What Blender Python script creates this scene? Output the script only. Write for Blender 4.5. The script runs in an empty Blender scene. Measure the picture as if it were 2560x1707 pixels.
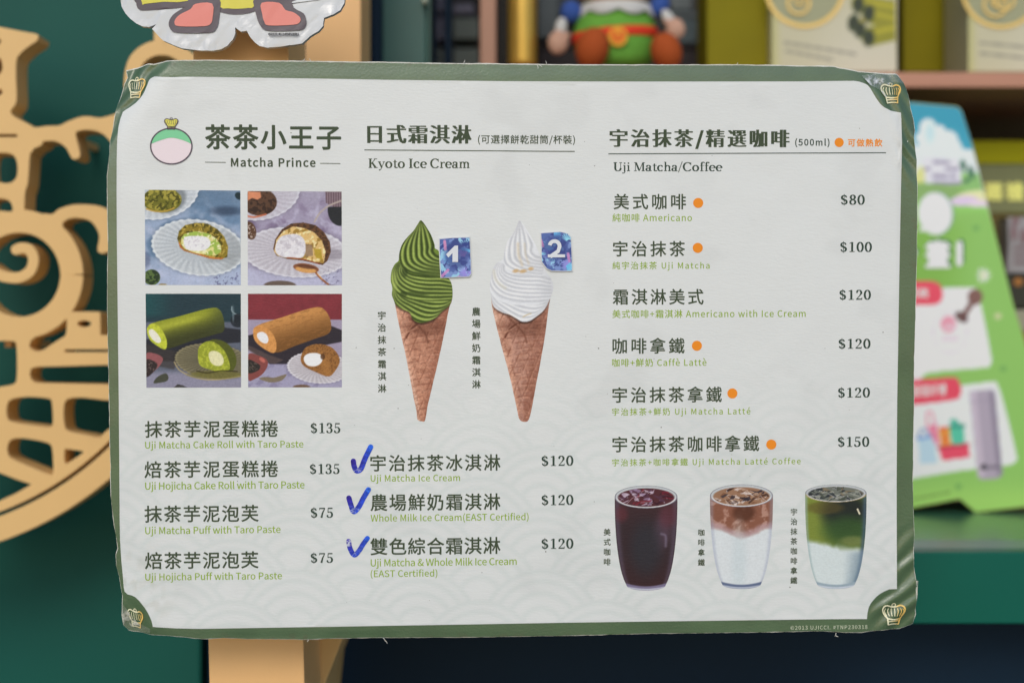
import bpy, bmesh, math, random, os
import numpy as np
from mathutils import Vector, Matrix
from mathutils.geometry import delaunay_2d_cdt

random.seed(7)
S = bpy.context.scene
COL = S.collection
# ---------------------------------------------------------------- camera, world, sun, exposure
CAMZ = 1.35
F = 50.0 / 36.0 * 2560.0
cam_d = bpy.data.cameras.new('camera'); cam = bpy.data.objects.new('camera', cam_d); COL.objects.link(cam)
cam.location = (0, 0, CAMZ); cam.rotation_euler = (math.pi / 2, 0, 0)
cam_d.lens = 50; cam_d.sensor_width = 36; cam_d.clip_start = 0.05; cam_d.clip_end = 200
cam_d.dof.use_dof = True; cam_d.dof.focus_distance = 1.145; cam_d.dof.aperture_fstop = 2.7
S.camera = cam

w = bpy.data.worlds.new('World'); S.world = w; w.use_nodes = True
nt = w.node_tree; bg = nt.nodes['Background']
sky = nt.nodes.new('ShaderNodeTexSky'); sky.sky_type = 'NISHITA'; sky.sun_disc = False
SUN_EL, SUN_AZ = 34, 190        # the sun stands behind the viewer, up to the left
sky.sun_elevation = math.radians(SUN_EL); sky.sun_rotation = math.radians(SUN_AZ)
sky.air_density = 1.0; sky.dust_density = 1.0; sky.ozone_density = 1.0
nt.links.new(sky.outputs[0], bg.inputs[0]); bg.inputs[1].default_value = 0.12
sl = bpy.data.lights.new('sun', 'SUN'); sun = bpy.data.objects.new('sun', sl); COL.objects.link(sun)
sl.energy = 1.05; sl.angle = math.radians(28); sl.color = (1.0, 0.93, 0.82)
_a, _e = math.radians(SUN_AZ), math.radians(SUN_EL)
sdir = Vector((math.sin(_a) * math.cos(_e), math.cos(_a) * math.cos(_e), math.sin(_e)))   # towards the sun
sun.rotation_euler = sdir.to_track_quat('Z', 'Y').to_euler(); sun.location = (-2, -3, 4)
S.view_settings.view_transform = 'Standard'; S.view_settings.look = 'None'
S.view_settings.exposure = 0.16; S.view_settings.gamma = 1.0

# ---------------------------------------------------------------- small helpers
def lin(c, k=1.0):
    out = []
    for v in c[:3]:
        v = v / 255.0
        v = v / 12.92 if v <= 0.04045 else ((v + 0.055) / 1.055) ** 2.4
        out.append(min(0.92, v * k))
    return out
KB = 1.25      # print colours on the board: photo value -> base colour
def sstep(x): x = np.clip(x, 0, 1); return x * x * (3 - 2 * x)

def world(px, py, d): return Vector(((px - 1280) / F * d, d, CAMZ - (py - 853.33) / F * d))

def worldA(px, py, d):
    px = np.asarray(px, float); py = np.asarray(py, float)
    return np.stack([(px - 1280) / F * d, d + 0 * px, CAMZ - (py - 853.33) / F * d], -1)
MATS = {}
def mat(name, rgb=(200, 200, 200), rough=0.5, k=1.0, metal=0.0, var=0.0, vscale=8.0, bump=0.0, bscale=300.0, attr=False,
        spec=0.5, coat=0.0, alpha=1.0, stretch=(1, 1, 1), trans=0.0):
    if name in MATS: return MATS[name]
    m = bpy.data.materials.new(name); m.use_nodes = True; MATS[name] = m
    n = m.node_tree.nodes; l = m.node_tree.links; b = n['Principled BSDF']
    b.inputs['Roughness'].default_value = rough; b.inputs['Metallic'].default_value = metal
    b.inputs['Specular IOR Level'].default_value = spec
    if coat: b.inputs['Coat Weight'].default_value = coat; b.inputs['Coat Roughness'].default_value = 0.15
    b.inputs['Alpha'].default_value = alpha
    if trans: b.inputs['Transmission Weight'].default_value = trans; b.inputs['IOR'].default_value = 1.2
    tc = n.new('ShaderNodeTexCoord'); mp = n.new('ShaderNodeMapping'); mp.inputs['Scale'].default_value = stretch
    l.new(tc.outputs['Object'], mp.inputs[0])
    if attr:
        a = n.new('ShaderNodeVertexColor'); a.layer_name = 'Col'; src = a.outputs[0]
    else:
        r = n.new('ShaderNodeRGB'); r.outputs[0].default_value = (*lin(rgb, k), 1); src = r.outputs[0]
    if var:
        no = n.new('ShaderNodeTexNoise'); no.inputs['Scale'].default_value = vscale; no.inputs['Detail'].default_value = 6
        l.new(mp.outputs[0], no.inputs['Vector'])
        mr = n.new('ShaderNodeMapRange'); mr.inputs[1].default_value = 0.3; mr.inputs[2].default_value = 0.7
        mr.inputs[3].default_value = 1 - var; mr.inputs[4].default_value = 1 + var
        l.new(no.outputs[0], mr.inputs[0])
        mx = n.new('ShaderNodeVectorMath'); mx.operation = 'SCALE'
        l.new(src, mx.inputs[0]); l.new(mr.outputs[0], mx.inputs['Scale']); src = mx.outputs[0]
    l.new(src, b.inputs['Base Color'])
    if bump:
        no = n.new('ShaderNodeTexNoise'); no.inputs['Scale'].default_value = bscale; no.inputs['Detail'].default_value = 3
        l.new(mp.outputs[0], no.inputs['Vector'])
        bu = n.new('ShaderNodeBump'); bu.inputs['Strength'].default_value = bump; bu.inputs['Distance'].default_value = 0.001
        l.new(no.outputs[0], bu.inputs['Height']); l.new(bu.outputs[0], b.inputs['Normal'])
    return m

def tag(o, label=None, cat=None, group=None, kind=None):
    if label: o['label'] = label
    if cat: o['category'] = cat
    if group: o['group'] = group
    if kind: o['kind'] = kind
    return o
def empty(name, mw, label, cat, group=None):
    o = bpy.data.objects.new(name, None); COL.objects.link(o); o.matrix_world = mw; o.empty_display_size = 0.05
    return tag(o, label, cat, group)
def obj(name, verts, faces, m, parent=None, col=None, smooth=False, label=None):
    me = bpy.data.meshes.new(name)
    me.from_pydata([tuple(v) for v in verts], [], [tuple(f) for f in faces]); me.materials.append(m)
    if col is not None:
        at = me.color_attributes.new('Col', 'FLOAT_COLOR', 'POINT')
        c4 = np.ones((len(verts), 4), dtype=np.float32); c4[:, :3] = col; at.data.foreach_set('color', c4.ravel())
    if smooth: me.polygons.foreach_set('use_smooth', [True] * len(me.polygons))
    me.update()
    o = bpy.data.objects.new(name, me); COL.objects.link(o)
    if parent: o.parent = parent
    if label: o['label'] = label
    return o

class MB:
    """collects boxes and other solids into one mesh"""
    def __init__(s): s.v = []; s.f = []
    def add(s, v, f): k = len(s.v); s.v += [tuple(x) for x in v]; s.f += [tuple(i + k for i in q) for q in f]; return s
    def box(s, x0, x1, y0, y1, z0, z1):
        v = [(x, y, z) for x in (x0, x1) for y in (y0, y1) for z in (z0, z1)]
        return s.add(v, [(0, 1, 3, 2), (4, 6, 7, 5), (0, 4, 5, 1), (2, 3, 7, 6), (0, 2, 6, 4), (1, 5, 7, 3)])
    def build(s, name, m, parent=None, smooth=False, bevel=0, label=None):
        o = obj(name, s.v, s.f, m, parent, smooth=smooth, label=label)
        if bevel:
            bm = bmesh.new(); bm.from_mesh(o.data)
            bmesh.ops.recalc_face_normals(bm, faces=bm.faces)
            bmesh.ops.bevel(bm, geom=list(bm.edges), offset=bevel, segments=2, affect='EDGES', profile=0.6)
            bm.to_mesh(o.data); bm.free()
        return o

def ellipsoid(c, r, nu=20, nv=12, rot=None, wob=0.0):
    v, f = [], []
    R = rot or Matrix.Identity(3)
    for j in range(nv + 1):
        t = math.pi * j / nv
        for i in range(nu):
            p = 2 * math.pi * i / nu
            k = 1 + wob * math.sin(3 * p + j)
            q = R @ Vector((r[0] * math.sin(t) * math.cos(p) * k, r[1] * math.sin(t) * math.sin(p) * k, r[2] * math.cos(t)))
            v.append((c[0] + q.x, c[1] + q.y, c[2] + q.z))
    for j in range(nv):
        for i in range(nu):
            a, b = j * nu + i, j * nu + (i + 1) % nu
            f.append((a, b, b + nu, a + nu))
    return v, f

# 2-D: pen strokes, smoothed outlines, union by constrained triangulation
def smooth_closed(pts, n=4):
    out = []; N = len(pts)
    for i in range(N):
        p0, p1, p2, p3 = [np.array(pts[(i + k) % N], float) for k in (-1, 0, 1, 2)]
        for j in range(n):
            t = j / n
            out.append(tuple(0.5 * ((2 * p1) + (-p0 + p2) * t + (2 * p0 - 5 * p1 + 4 * p2 - p3) * t * t + (-p0 + 3 * p1 - 3 * p2 + p3) * t ** 3)))
    return out
def smooth_open(pts, n=6):
    out = []; N = len(pts)
    for i in range(N - 1):
        p0 = np.array(pts[max(i - 1, 0)], float); p1 = np.array(pts[i], float); p2 = np.array(pts[i + 1], float); p3 = np.array(pts[min(i + 2, N - 1)], float)
        for j in range(n):
            t = j / n
            out.append(tuple(0.5 * ((2 * p1) + (-p0 + p2) * t + (2 * p0 - 5 * p1 + 4 * p2 - p3) * t * t + (-p0 + 3 * p1 - 3 * p2 + p3) * t ** 3)))
    out.append(tuple(map(float, pts[-1]))); return out
def circ(cx, cy, rx, ry=None, n=28, a0=0, a1=360):
    ry = ry or rx; full = abs(a1 - a0) >= 360
    m = n if full else n + 1
    return [(cx + rx * math.cos(math.radians(a0 + (a1 - a0) * i / n)), cy + ry * math.sin(math.radians(a0 + (a1 - a0) * i / n))) for i in range(m)]
def pen(path, w, w2=None, cap=True):
    """stroke along a path -> list of polygons; w may be a number, a list, or (thick, thin) via w2 for a broad nib"""
    P = [np.array(p, float) for p in path]; polys = []
    n = len(P)
    def wid(i, d):
        if w2 is not None: return w2 + (w - w2) * abs(d[1]) ** 1.2
        if isinstance(w, (list, tuple)):
            t = i / (n - 1) * (len(w) - 1); k = min(int(t), len(w) - 2); return w[k] + (w[k + 1] - w[k]) * (t - k)
        return w
    L, R = [], []
    for i in range(n):
        d = P[min(i + 1, n - 1)] - P[max(i - 1, 0)]; d = d / (np.linalg.norm(d) + 1e-12)
        h = wid(i, d) / 2; nn = np.array((-d[1], d[0]))
        L.append(tuple(P[i] + nn * h)); R.append(tuple(P[i] - nn * h))
        if cap and (i == 0 or i == n - 1): polys.append(circ(P[i][0], P[i][1], h, n=12))
    for i in range(n - 1): polys.append([L[i], L[i + 1], R[i + 1], R[i]])
    return polys
def area(p):
    return 0.5 * sum(p[i][0] * p[(i + 1) % len(p)][1] - p[(i + 1) % len(p)][0] * p[i][1] for i in range(len(p)))
def inpoly(X, Y, p):
    r = np.zeros(X.shape, bool)
    n = len(p)
    for i in range(n):
        x0, y0 = p[i]; x1, y1 = p[(i + 1) % n]
        c = ((y0 > Y) != (y1 > Y))
        if y1 != y0: r ^= c & (X < (x1 - x0) * (Y - y0) / (y1 - y0) + x0)
    return r
def pdist(X, Y, pts, closed=True):
    d = np.full(X.shape, 1e9)
    n = len(pts)
    for i in range(n if closed else n - 1):
        ax, ay = pts[i]; bx, by = pts[(i + 1) % n]
        vx, vy = bx - ax, by - ay; q = vx * vx + vy * vy + 1e-12
        t = np.clip(((X - ax) * vx + (Y - ay) * vy) / q, 0, 1)
        d = np.minimum(d, np.hypot(X - ax - t * vx, Y - ay - t * vy))
    return d
def union(polys, holes=(), grid=None, eps=1e-6, amin=0.0):
    """triangulate the union of polygons minus holes; grid = spacing of extra inner points"""
    vs, fs = [], []
    polys = [q for q in polys if abs(area(q)) > amin]; np_ = len(polys)
    for q in list(polys) + list(holes):
        q = [tuple(map(float, a)) for a in q]
        if area(q) < 0: q = q[::-1]
        k = len(vs); vs += [Vector(a) for a in q]; fs.append(list(range(k, k + len(q))))
    if grid:
        A = np.array([a for q in polys for a in q]); x0, y0 = A.min(0); x1, y1 = A.max(0)
        gx, gy = np.meshgrid(np.arange(x0 + grid / 2, x1, grid), np.arange(y0 + grid / 2, y1, grid)); gx = gx.ravel(); gy = gy.ravel()
        ins = np.zeros(gx.shape, bool)
        for q in polys: ins |= inpoly(gx, gy, q) & (pdist(gx, gy, q) > grid * 0.35)
        for q in holes: ins &= ~inpoly(gx, gy, q) & (pdist(gx, gy, q) > grid * 0.35)
        vs += [Vector((a, b)) for a, b in zip(gx[ins], gy[ins])]
    v, e, f, ov, oe, of = delaunay_2d_cdt(vs, [], fs, 1, eps, True)
    tris = []
    for t, src in zip(f, of):
        if not src or any(s >= np_ for s in src): continue
        tris.append(tuple(t))
    return [(a.x, a.y) for a in v], tris
def union_geo(polys, eps=1e-5):
    """union by testing each triangle's middle: sturdy against slivers"""
    vs, es = [], []
    for q in polys:
        k = len(vs); vs += [Vector(tuple(map(float, a))) for a in q]; es += [(k + i, k + (i + 1) % len(q)) for i in range(len(q))]
    v, e, f, *_ = delaunay_2d_cdt(vs, es, [], 0, eps, False)
    A = np.array([(a.x, a.y) for a in v]); T = np.array([tuple(t) for t in f]); C = A[T].mean(1)
    ins = np.zeros(len(T), bool)
    for q in polys:
        Q = np.array(q, float); lo, hi = Q.min(0), Q.max(0)
        k = np.nonzero(~ins & (C[:, 0] > lo[0]) & (C[:, 0] < hi[0]) & (C[:, 1] > lo[1]) & (C[:, 1] < hi[1]))[0]
        if len(k): ins[k] = inpoly(C[k, 0], C[k, 1], q)
    return [tuple(a) for a in A], [tuple(int(i) for i in t) for t in T[ins]]
def compact(v, tris):
    used = sorted({i for t in tris for i in t}); mp = {a: i for i, a in enumerate(used)}
    return [v[i] for i in used], [tuple(mp[i] for i in t) for t in tris]
def extrude_tris(v, tris, f0, f1):
    """closed slab: front through f0(x,y), back through f1(x,y)"""
    v, tris = compact(v, tris); n = len(v)
    A = np.array(v, float); V = np.vstack([f0(A[:, 0], A[:, 1]), f1(A[:, 0], A[:, 1])]).tolist()
    E = {}
    for t in tris:
        for i in range(len(t)):
            a, b = t[i], t[(i + 1) % len(t)]; E[(a, b)] = True
    Fs = [tuple(t) for t in tris] + [tuple(i + n for i in t[::-1]) for t in tris]
    for (a, b) in E:
        if (b, a) not in E: Fs.append((b, a, a + n, b + n))
    return V, Fs

# value noise for the printed pictures and for the bent board
def vnoise(x, y, s, seed=0):
    x = np.asarray(x, float) / s; y = np.asarray(y, float) / s
    xi = np.floor(x).astype(np.int64); yi = np.floor(y).astype(np.int64)
    fx = sstep(x - xi); fy = sstep(y - yi)
    def h(a, b):
        k = (a * 374761393 + b * 668265263 + seed * 1442695041) & 0x7fffffff
        k = ((k ^ (k >> 13)) * 1274126177) & 0x7fffffff
        return ((k ^ (k >> 16)) & 0xffff) / 65535.0
    a = h(xi, yi); b = h(xi + 1, yi); c = h(xi, yi + 1); d = h(xi + 1, yi + 1)
    return (a + (b - a) * fx) * (1 - fy) + (c + (d - c) * fx) * fy
def fbm(x, y, s, seed=0, o=3):
    r = 0; a = 0.5; t = 0
    x = np.asarray(x, float); y = np.asarray(y, float)
    for i in range(o):
        q = 0.6 + 1.1 * i; c, n = math.cos(q), math.sin(q)
        r = r + a * vnoise(x * c + y * n + 0.21 * s * np.sin(y / s * 2.3 + i), y * c - x * n + 0.21 * s * np.sin(x / s * 2.1 + i), s / 2 ** i, seed + i * 17); t += a; a *= 0.5
    return r / t

# ---------------------------------------------------------------- the board's plane
def ray(px, py): return np.array(((px - 1280) / F, 1.0, -(py - 853.33) / F))
r1, r2, r3, r4 = ray(293, 195), ray(2254, 206), ray(2241, 1545), ray(300, 1572)
d1 = 1.128
sol = np.linalg.solve(np.array([r2, r4, -r3]).T, d1 * r1)
P1, P2, P4, P3 = d1 * r1, sol[0] * r2, sol[1] * r4, sol[2] * r3
ex = (P2 - P1) + (P3 - P4); ex /= np.linalg.norm(ex)
ey = (P1 - P4) + (P2 - P3); ey -= ex * ex.dot(ey); ey /= np.linalg.norm(ey)
en = np.cross(ex, ey)                       # towards the viewer
O = (P1 + P2 + P3 + P4) / 4
print('board depths', d1, sol, 'size', np.linalg.norm(P2 - P1), np.linalg.norm(P1 - P4), 'n', en)
cam_d.dof.focus_distance = float(O[1])
BM = Matrix(((ex[0], ey[0], en[0], O[0]), (ex[1], ey[1], en[1], O[1]), (ex[2], ey[2], en[2], O[2] + CAMZ), (0, 0, 0, 1)))
def L(px, py):
    px = np.asarray(px, float); py = np.asarray(py, float)
    rx = (px - 1280) / F; rz = -(py - 853.33) / F
    den = en[0] * rx + en[1] + en[2] * rz; t = O.dot(en) / den
    qx, qy, qz = rx * t - O[0], t - O[1], rz * t - O[2]
    return qx * ex[0] + qy * ex[1] + qz * ex[2], qx * ey[0] + qy * ey[1] + qz * ey[2]
PXM = float(L(1290, 853)[0] - L(1280, 853)[0]) / 10.0      # metres per photo pixel on the board
_x0, _y0 = L(1280, 853.33)
def D(px, py):
    """how far the worn board stands out of its plane (metres), corners bent back and creased"""
    px = np.asarray(px, float); py = np.asarray(py, float)
    z = 0.0008 * np.sin(px / 330 + 1) * np.sin(py / 270) + 0.0011 * (fbm(px, py, 190, 3, 2) - 0.5)
    mb = np.maximum.reduce([sstep((px - 2238) / 14), sstep((298 - px) / 10), sstep((202 - py) / 12), sstep((py - 1560) / 12),
        sstep((95 - np.hypot(px - 2260, py - 200)) / 18), sstep((92 - np.hypot(px - 2252, py - 1562)) / 18), sstep((88 - np.hypot(px - 300, py - 190)) / 18), sstep((88 - np.hypot(px - 300, py - 1580)) / 18)])
    def crease(u, v, amp, lam, seed, fall):
        amp = amp * (0.18 + 0.82 * mb)
        ph = u / lam + 0.6 * (vnoise(u, v, 70, seed) - 0.5)
        s = np.sin(2 * np.pi * ph)
        return amp * fall * s
    # top left: bent back, soft creases running down-left
    a = (px - 300) * 0.82 + (py - 165) * 0.57
    f = sstep((150 - a) / 150); z = z - 0.012 * f * f
    z = z + crease(a, (py - px * 0.7), 0.0013, 44, 5, sstep((120 - a) / 60))
    # top right
    a = (2285 - px) * 0.75 + (py - 185) * 0.6
    f = sstep((150 - a) / 150); z = z - 0.008 * f * f
    g = sstep((150 - np.hypot(px - 2295, (py - 250) * 0.6)) / 80)
    u = (px - 2200) * 0.86 - (py - 200) * 0.52
    z = z + crease(u, py, 0.0010, 36, 9, g)
    # right edge folds
    g = sstep((px - 2248) / 30) * sstep((460 - py) / 120)
    z = z - 0.002 * g
    # bottom right
    a = (2290 - px) * 0.7 + (1585 - py) * 0.7
    f = sstep((110 - a) / 110); z = z - 0.006 * f * f
    u = (px - 2200) * 0.62 + (py - 1500) * 0.78
    g = sstep((150 - np.hypot((px - 2290), (py - 1500) * 0.7)) / 80)
    z = z + crease(u, py, 0.0009, 42, 12, g)
    # bottom left
    a = (px - 295) * 0.75 + (1590 - py) * 0.65
    f = sstep((130 - a) / 130); z = z - 0.008 * f * f
    u = (px - 300) * 0.8 + (py - 1500) * -0.2
    g = sstep((120 - np.hypot(px - 310, py - 1540)) / 60)
    z = z + crease(u, py, 0.0008, 38, 21, g)
    # crimped rims
    g = sstep((py - 1572) / 22) * sstep((1500 - px) / 600)
    z = z - 0.0005 * g + 0.0010 * g * (vnoise(px, py * 0.3, 60, 4) - 0.5)
    g = sstep((192 - py) / 30); z = z - 0.00035 * g
    return z
# ---------------------------------------------------------------- the menu board
board = empty('menu_board', BM, 'large cream menu board with worn green border, ice cream cones, drinks and prices', 'menu board')
def put(poly_tris, z, flip=True):
    """(photo-pixel verts, tris) -> local verts on the board at height z, y flips so winding turns"""
    v, t = poly_tris
    A = np.array(v); x, y = L(A[:, 0], A[:, 1]); zz = D(A[:, 0], A[:, 1]) + z
    V = np.stack([x, y, zz], 1)
    T = []
    for q in t:
        a, b, c = V[q[0]], V[q[1]], V[q[2]]
        cr = (b[0] - a[0]) * (c[1] - a[1]) - (b[1] - a[1]) * (c[0] - a[0])
        T.append(tuple(q) if cr > 0 else tuple(q[::-1]))
    return V, T
def colours(v, fn, k=None):
    A = np.array(v); c = np.clip(fn(A[:, 0], A[:, 1]), 0, 1)
    c = c if fn in (c_border, c_panel) else c ** 1.08
    c = np.where(c <= 0.04045, c / 12.92, ((c + 0.055) / 1.055) ** 2.4)
    return np.clip(c * (KB if k is None else k), 0, 0.92)
c_border = c_panel = None
def flat_print(name, polys, holes, z, m, grid=None, fn=None, label=None, parent=None, thick=0):
    v, t = compact(*union(polys, holes, grid))
    V, T = put((v, t), z)
    c = colours(v, fn) if fn else None
    return obj(name, V, T, m, parent or board, c, label=label, smooth=bool(grid))

outline = [(308,173),(330,167),(349,163),(367,158),(382,160),(416,152),(478,152),(514,151),(600,152.5),(776,154),(880,156),(960,156),(1092,159),(1264,160.5),(1468,163),(1660,163),
 (1840,163),(1930,164),(1997,166),(2050,166),(2086,167),(2099,171),(2115,173),(2148,180),(2201,183),(2248,184),(2258,192),(2268,202),(2274,216),(2278,235),(2282,265),(2286,283),(2290,300),(2291,325),
 (2287,338),(2286,345),(2291,380),(2292,430),(2293,480),(2293,560),(2292,640),(2289,780),(2286,900),(2286,1000),(2284,1120),(2284,1170),(2283,1200),(2285,1280),(2287,1340),(2285,1380),(2285,1400),
 (2288,1430),(2290,1450),(2291.5,1480),(2293,1520),(2293,1537),(2289,1550),(2287,1560),(2282,1563),(2251,1573),(2218,1574),(2175,1577),(2154,1580),(2111,1580),(2060,1577),(1900,1580),(1640,1583),
 (1400,1588),(1200,1592),(1019,1593),(931,1594),(811,1596),(756,1598),(676,1597),(620,1597),(556,1594),(508,1597),(452,1591),(380,1587),(318,1579),(304,1568),(302,1530),(305,1490),
 (300,1460),(297,1440),(290,1415),(289,1385),(294,1370),(290,1345),(284,1310),(276,1240),(275,1160),(273,1060),(271,930),(268,800),(268,700),(270,620),(269,530),(268,440),(273,385),(274,350),(281,310),
 (287,268),(298,230),(305,205),(312,190)]
def jitter(poly, step, amp, seed, grow=0.0):
    out = []; n = len(poly); sgn = 1 if area(poly) > 0 else -1
    for i in range(n):
        a = np.array(poly[i], float); b = np.array(poly[(i + 1) % n], float); m = max(1, int(np.linalg.norm(b - a) / step))
        d = (b - a) / (np.linalg.norm(b - a) + 1e-9); nn = np.array((d[1], -d[0])) * sgn
        for j in range(m):
            p = a + (b - a) * j / m
            k = grow + amp * (fbm(p[0] * 1.0, p[1] * 1.0, 26, seed) - 0.5) * 2 + amp * 0.5 * (vnoise(p[0], p[1], 5, seed + 3) - 0.5)
            out.append(tuple(p + nn * k))
    return out
face_out = jitter(outline, 6, 0.8, 2, -0.8)
core_out = [(x, y - 1.3 * (y < 190)) for x, y in jitter(outline, 5, 1.0, 8, 0.8)]
panel_out = [(386,191.5),(500,193),(776,197),(960,200),(1264,203.5),(1600,204.5),(1997,204.5),(2120,203),(2135,203),(2148,205),(2160,209),(2168,213),(2176,222),(2182,233),(2189,245),(2195,254),(2201,262),(2209,269),(2217,273),(2226,277),(2236,279),(2252,282),
 (2253.5,300),(2253,360),(2251,480),(2249,600),(2247,720),(2245,850),(2243,1000),(2242,1200),(2242,1440),(2242.5,1471.5),(2223,1472),(2211,1477),(2200,1483),(2190,1491),(2182,1500),(2176,1508),(2171.5,1517),(2168,1532),(2167,1546),
 (2080,1546.5),(1900,1549),(1640,1552),(1400,1555),(1200,1559),(900,1564),(650,1568),(500,1570.5),(440,1569.5),(410,1568),(392,1567),(382,1566),(379,1552),(374,1540),(369,1530),(362,1519),(355,1510),(347,1500),(338,1492),(330,1488),(318,1485),(311,1478),
 (309,1468),(307,1440),(303,1400),(300,1350),(299,1300),(298,1160),(297,1000),(295,800),(293,600),(292.5,480),(292.5,400),(293,350),(295,318),(299,297),(305,279),(312,274),(325,266),(338,257),(347,248),(355,238),(361,227),(366,214),(371,200),(376,195)]
ring_hole = []
_c = np.array((1270, 880.0))
for p in panel_out:
    q = np.array(p, float); d = q - _c; ring_hole.append(tuple(q - d / np.linalg.norm(d) * 9))

m_border = mat('green_border_laminate', attr=True, rough=0.34, spec=0.7, coat=0.5, bump=0.25, bscale=520, var=0.05, vscale=60)
m_panel = mat('cream_paper_laminate', attr=True, rough=0.36, spec=0.5, bump=0.15, bscale=420, var=0.008, vscale=120, stretch=(0.55, 1.6, 1))
m_core = mat('white_foam_core', (226, 226, 218), 0.9, bump=0.6, bscale=900, var=0.08, vscale=300)
m_print = mat('printed_ink', attr=True, rough=0.5, spec=0.2, bump=0.2, bscale=420, stretch=(0.55, 1.6, 1))
def c_border(X, Y):
    n = fbm(X, Y, 90, 4); e = np.stack([70 + 0 * X, 93 + 0 * X, 63 + 0 * X], -1) / 255.0
    e = e * (0.95 + 0.12 * n)[:, None]
    dm = fbm(X, Y, 14, 31); far = np.minimum.reduce([X - 262, 2296 - X, Y - 150, 1600 - Y])
    dirt = sstep((dm - 0.60) / 0.12) * sstep((26 - far) / 20) * 0.5      # scuffed rim
    e = e * (1 - dirt[:, None]) + np.array((0.30, 0.31, 0.22)) * dirt[:, None]
    return e
flat_print('border', [face_out], [ring_hole], 0.0, m_border, 5, c_border)
def c_panel(X, Y):
    c = np.ones(X.shape + (3,)) * (np.array((205, 208, 207)) / 255.0)
    c = c * (1 + 0.012 * (fbm(X, Y, 300, 6) - 0.5))[..., None]
    R = 154.0; val = np.zeros(X.shape); done = np.zeros(X.shape, bool)
    for j in range(14, -3, -1):                # nearer rows of the wave pattern lie over the farther ones
        cy = 1035 + 77 * j; off = 0 if j % 2 == 0 else R
        k = np.round((X - 1815 - off) / (2 * R)); cx = 1815 + off + k * 2 * R
        r = np.hypot(X - cx, Y - cy); ins = (r < R) & ~done
        q = (r / R)
        band = sum(np.exp(-((q - c0) / 0.045) ** 2) for c0 in (0.96, 0.80, 0.60, 0.36))
        val = np.where(ins, band, val); done |= ins
    fade = sstep((Y - 800) / 420)
    c = c - (val * fade)[..., None] * np.array((0.040, 0.026, 0.030)) * 0.75
    # handling marks: thumbed lower-left corner, a few faint smears
    g = sstep((150 - np.hypot(X - 330, (Y - 1480) * 0.9)) / 120) * sstep((fbm(X, Y, 24, 14) - 0.42) / 0.25)
    c = c * (1 - 0.07 * g[..., None] * np.array((0.8, 0.85, 1.1)))
    g = sstep((fbm(X, Y, 120, 44) - 0.6) / 0.2) * 0.02
    c = c * (1 - g[..., None])
    edge = np.minimum.reduce([X - 292, 2250 - X, Y - 195, 1570 - Y])
    g = sstep((14 - edge) / 14) * 0.03; c = c * (1 - g[..., None])
    return c
flat_print('white_panel', [panel_out], [], 0.0005, m_panel, 5.5, c_panel)
# specks of dirt on the paper
sp = []
for i in range(46):
    x, y, r = random.uniform(320, 2220), random.uniform(220, 1530), random.choice((0.8, 1.0, 1.3, 1.8))
    sp.append(circ(x, y, r, r * random.uniform(0.6, 1.1), n=6))
tag(flat_print('dirt_speck', sp, [], 0.0006, mat('dirt', (120, 118, 108), 0.8)), kind='stuff')
# foam core with its torn paper rim
v, t = union([core_out], [], 12)
v, t = compact(v, t)
def fr(z):
    def g(x, y): a, b = L(x, y); return np.stack([a, b, D(x, y) + z], -1)
    return g
fback = fr(-0.0058)
V, Fc = extrude_tris(v, t, fr(-0.0009), fback)
obj('foam_core', V, Fc, m_core, board)
# loose fibres on the cut edge
fib = []
for (x, y, dx, dy) in [(1159,157,3,-7),(1366,160,-2,-8),(1343,163,2,9),(1347,162,8,6),(757,152,5,-5),(777,154,-4,-7),(958,1594,4,7),(962,1600,6,8),(771,1597,-3,6),(2090,1581,-3,8),(2089,1588,6,3),(1840,163,4,-6)]:
    fib += pen(smooth_open([(x, y), (x + dx * 0.6 + 1, y + dy * 0.5), (x + dx, y + dy)], 4), [1.6, 0.7], cap=False)
tag(flat_print('paper_fibre', fib, [], 0.0004, m_core), kind='stuff')

# ---------------------------------------------------------------- lettering
FONT = bpy.data.fonts.load(os.path.join(bpy.utils.system_resource('DATAFILES'), 'fonts', 'Noto Sans CJK Regular.woff2'))
_G = {}
def raw(body, off):
    cu = bpy.data.curves.new('t', 'FONT'); cu.font = FONT; cu.body = body; cu.resolution_u = 3; cu.offset = off
    o = bpy.data.objects.new('t', cu); COL.objects.link(o)
    m = o.to_mesh(); v = np.array([a.co[:2] for a in m.vertices]) if len(m.vertices) else np.zeros((0, 2))
    t = []
    for p in m.polygons:
        q = list(p.vertices)
        t += [(q[0], q[i], q[i + 1]) for i in range(1, len(q) - 1)]
    o.to_mesh_clear(); bpy.data.objects.remove(o); bpy.data.curves.remove(cu)
    return v, t
_bb = raw('口口', 0)[0]; _b1 = raw('口', 0)[0]
EM = (_bb[:, 0].max() - _bb[:, 0].min()) - (_b1[:, 0].max() - _b1[:, 0].min())
print('EM', EM)
_ww = _bb[:, 0].max() - _bb[:, 0].min() 
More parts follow.
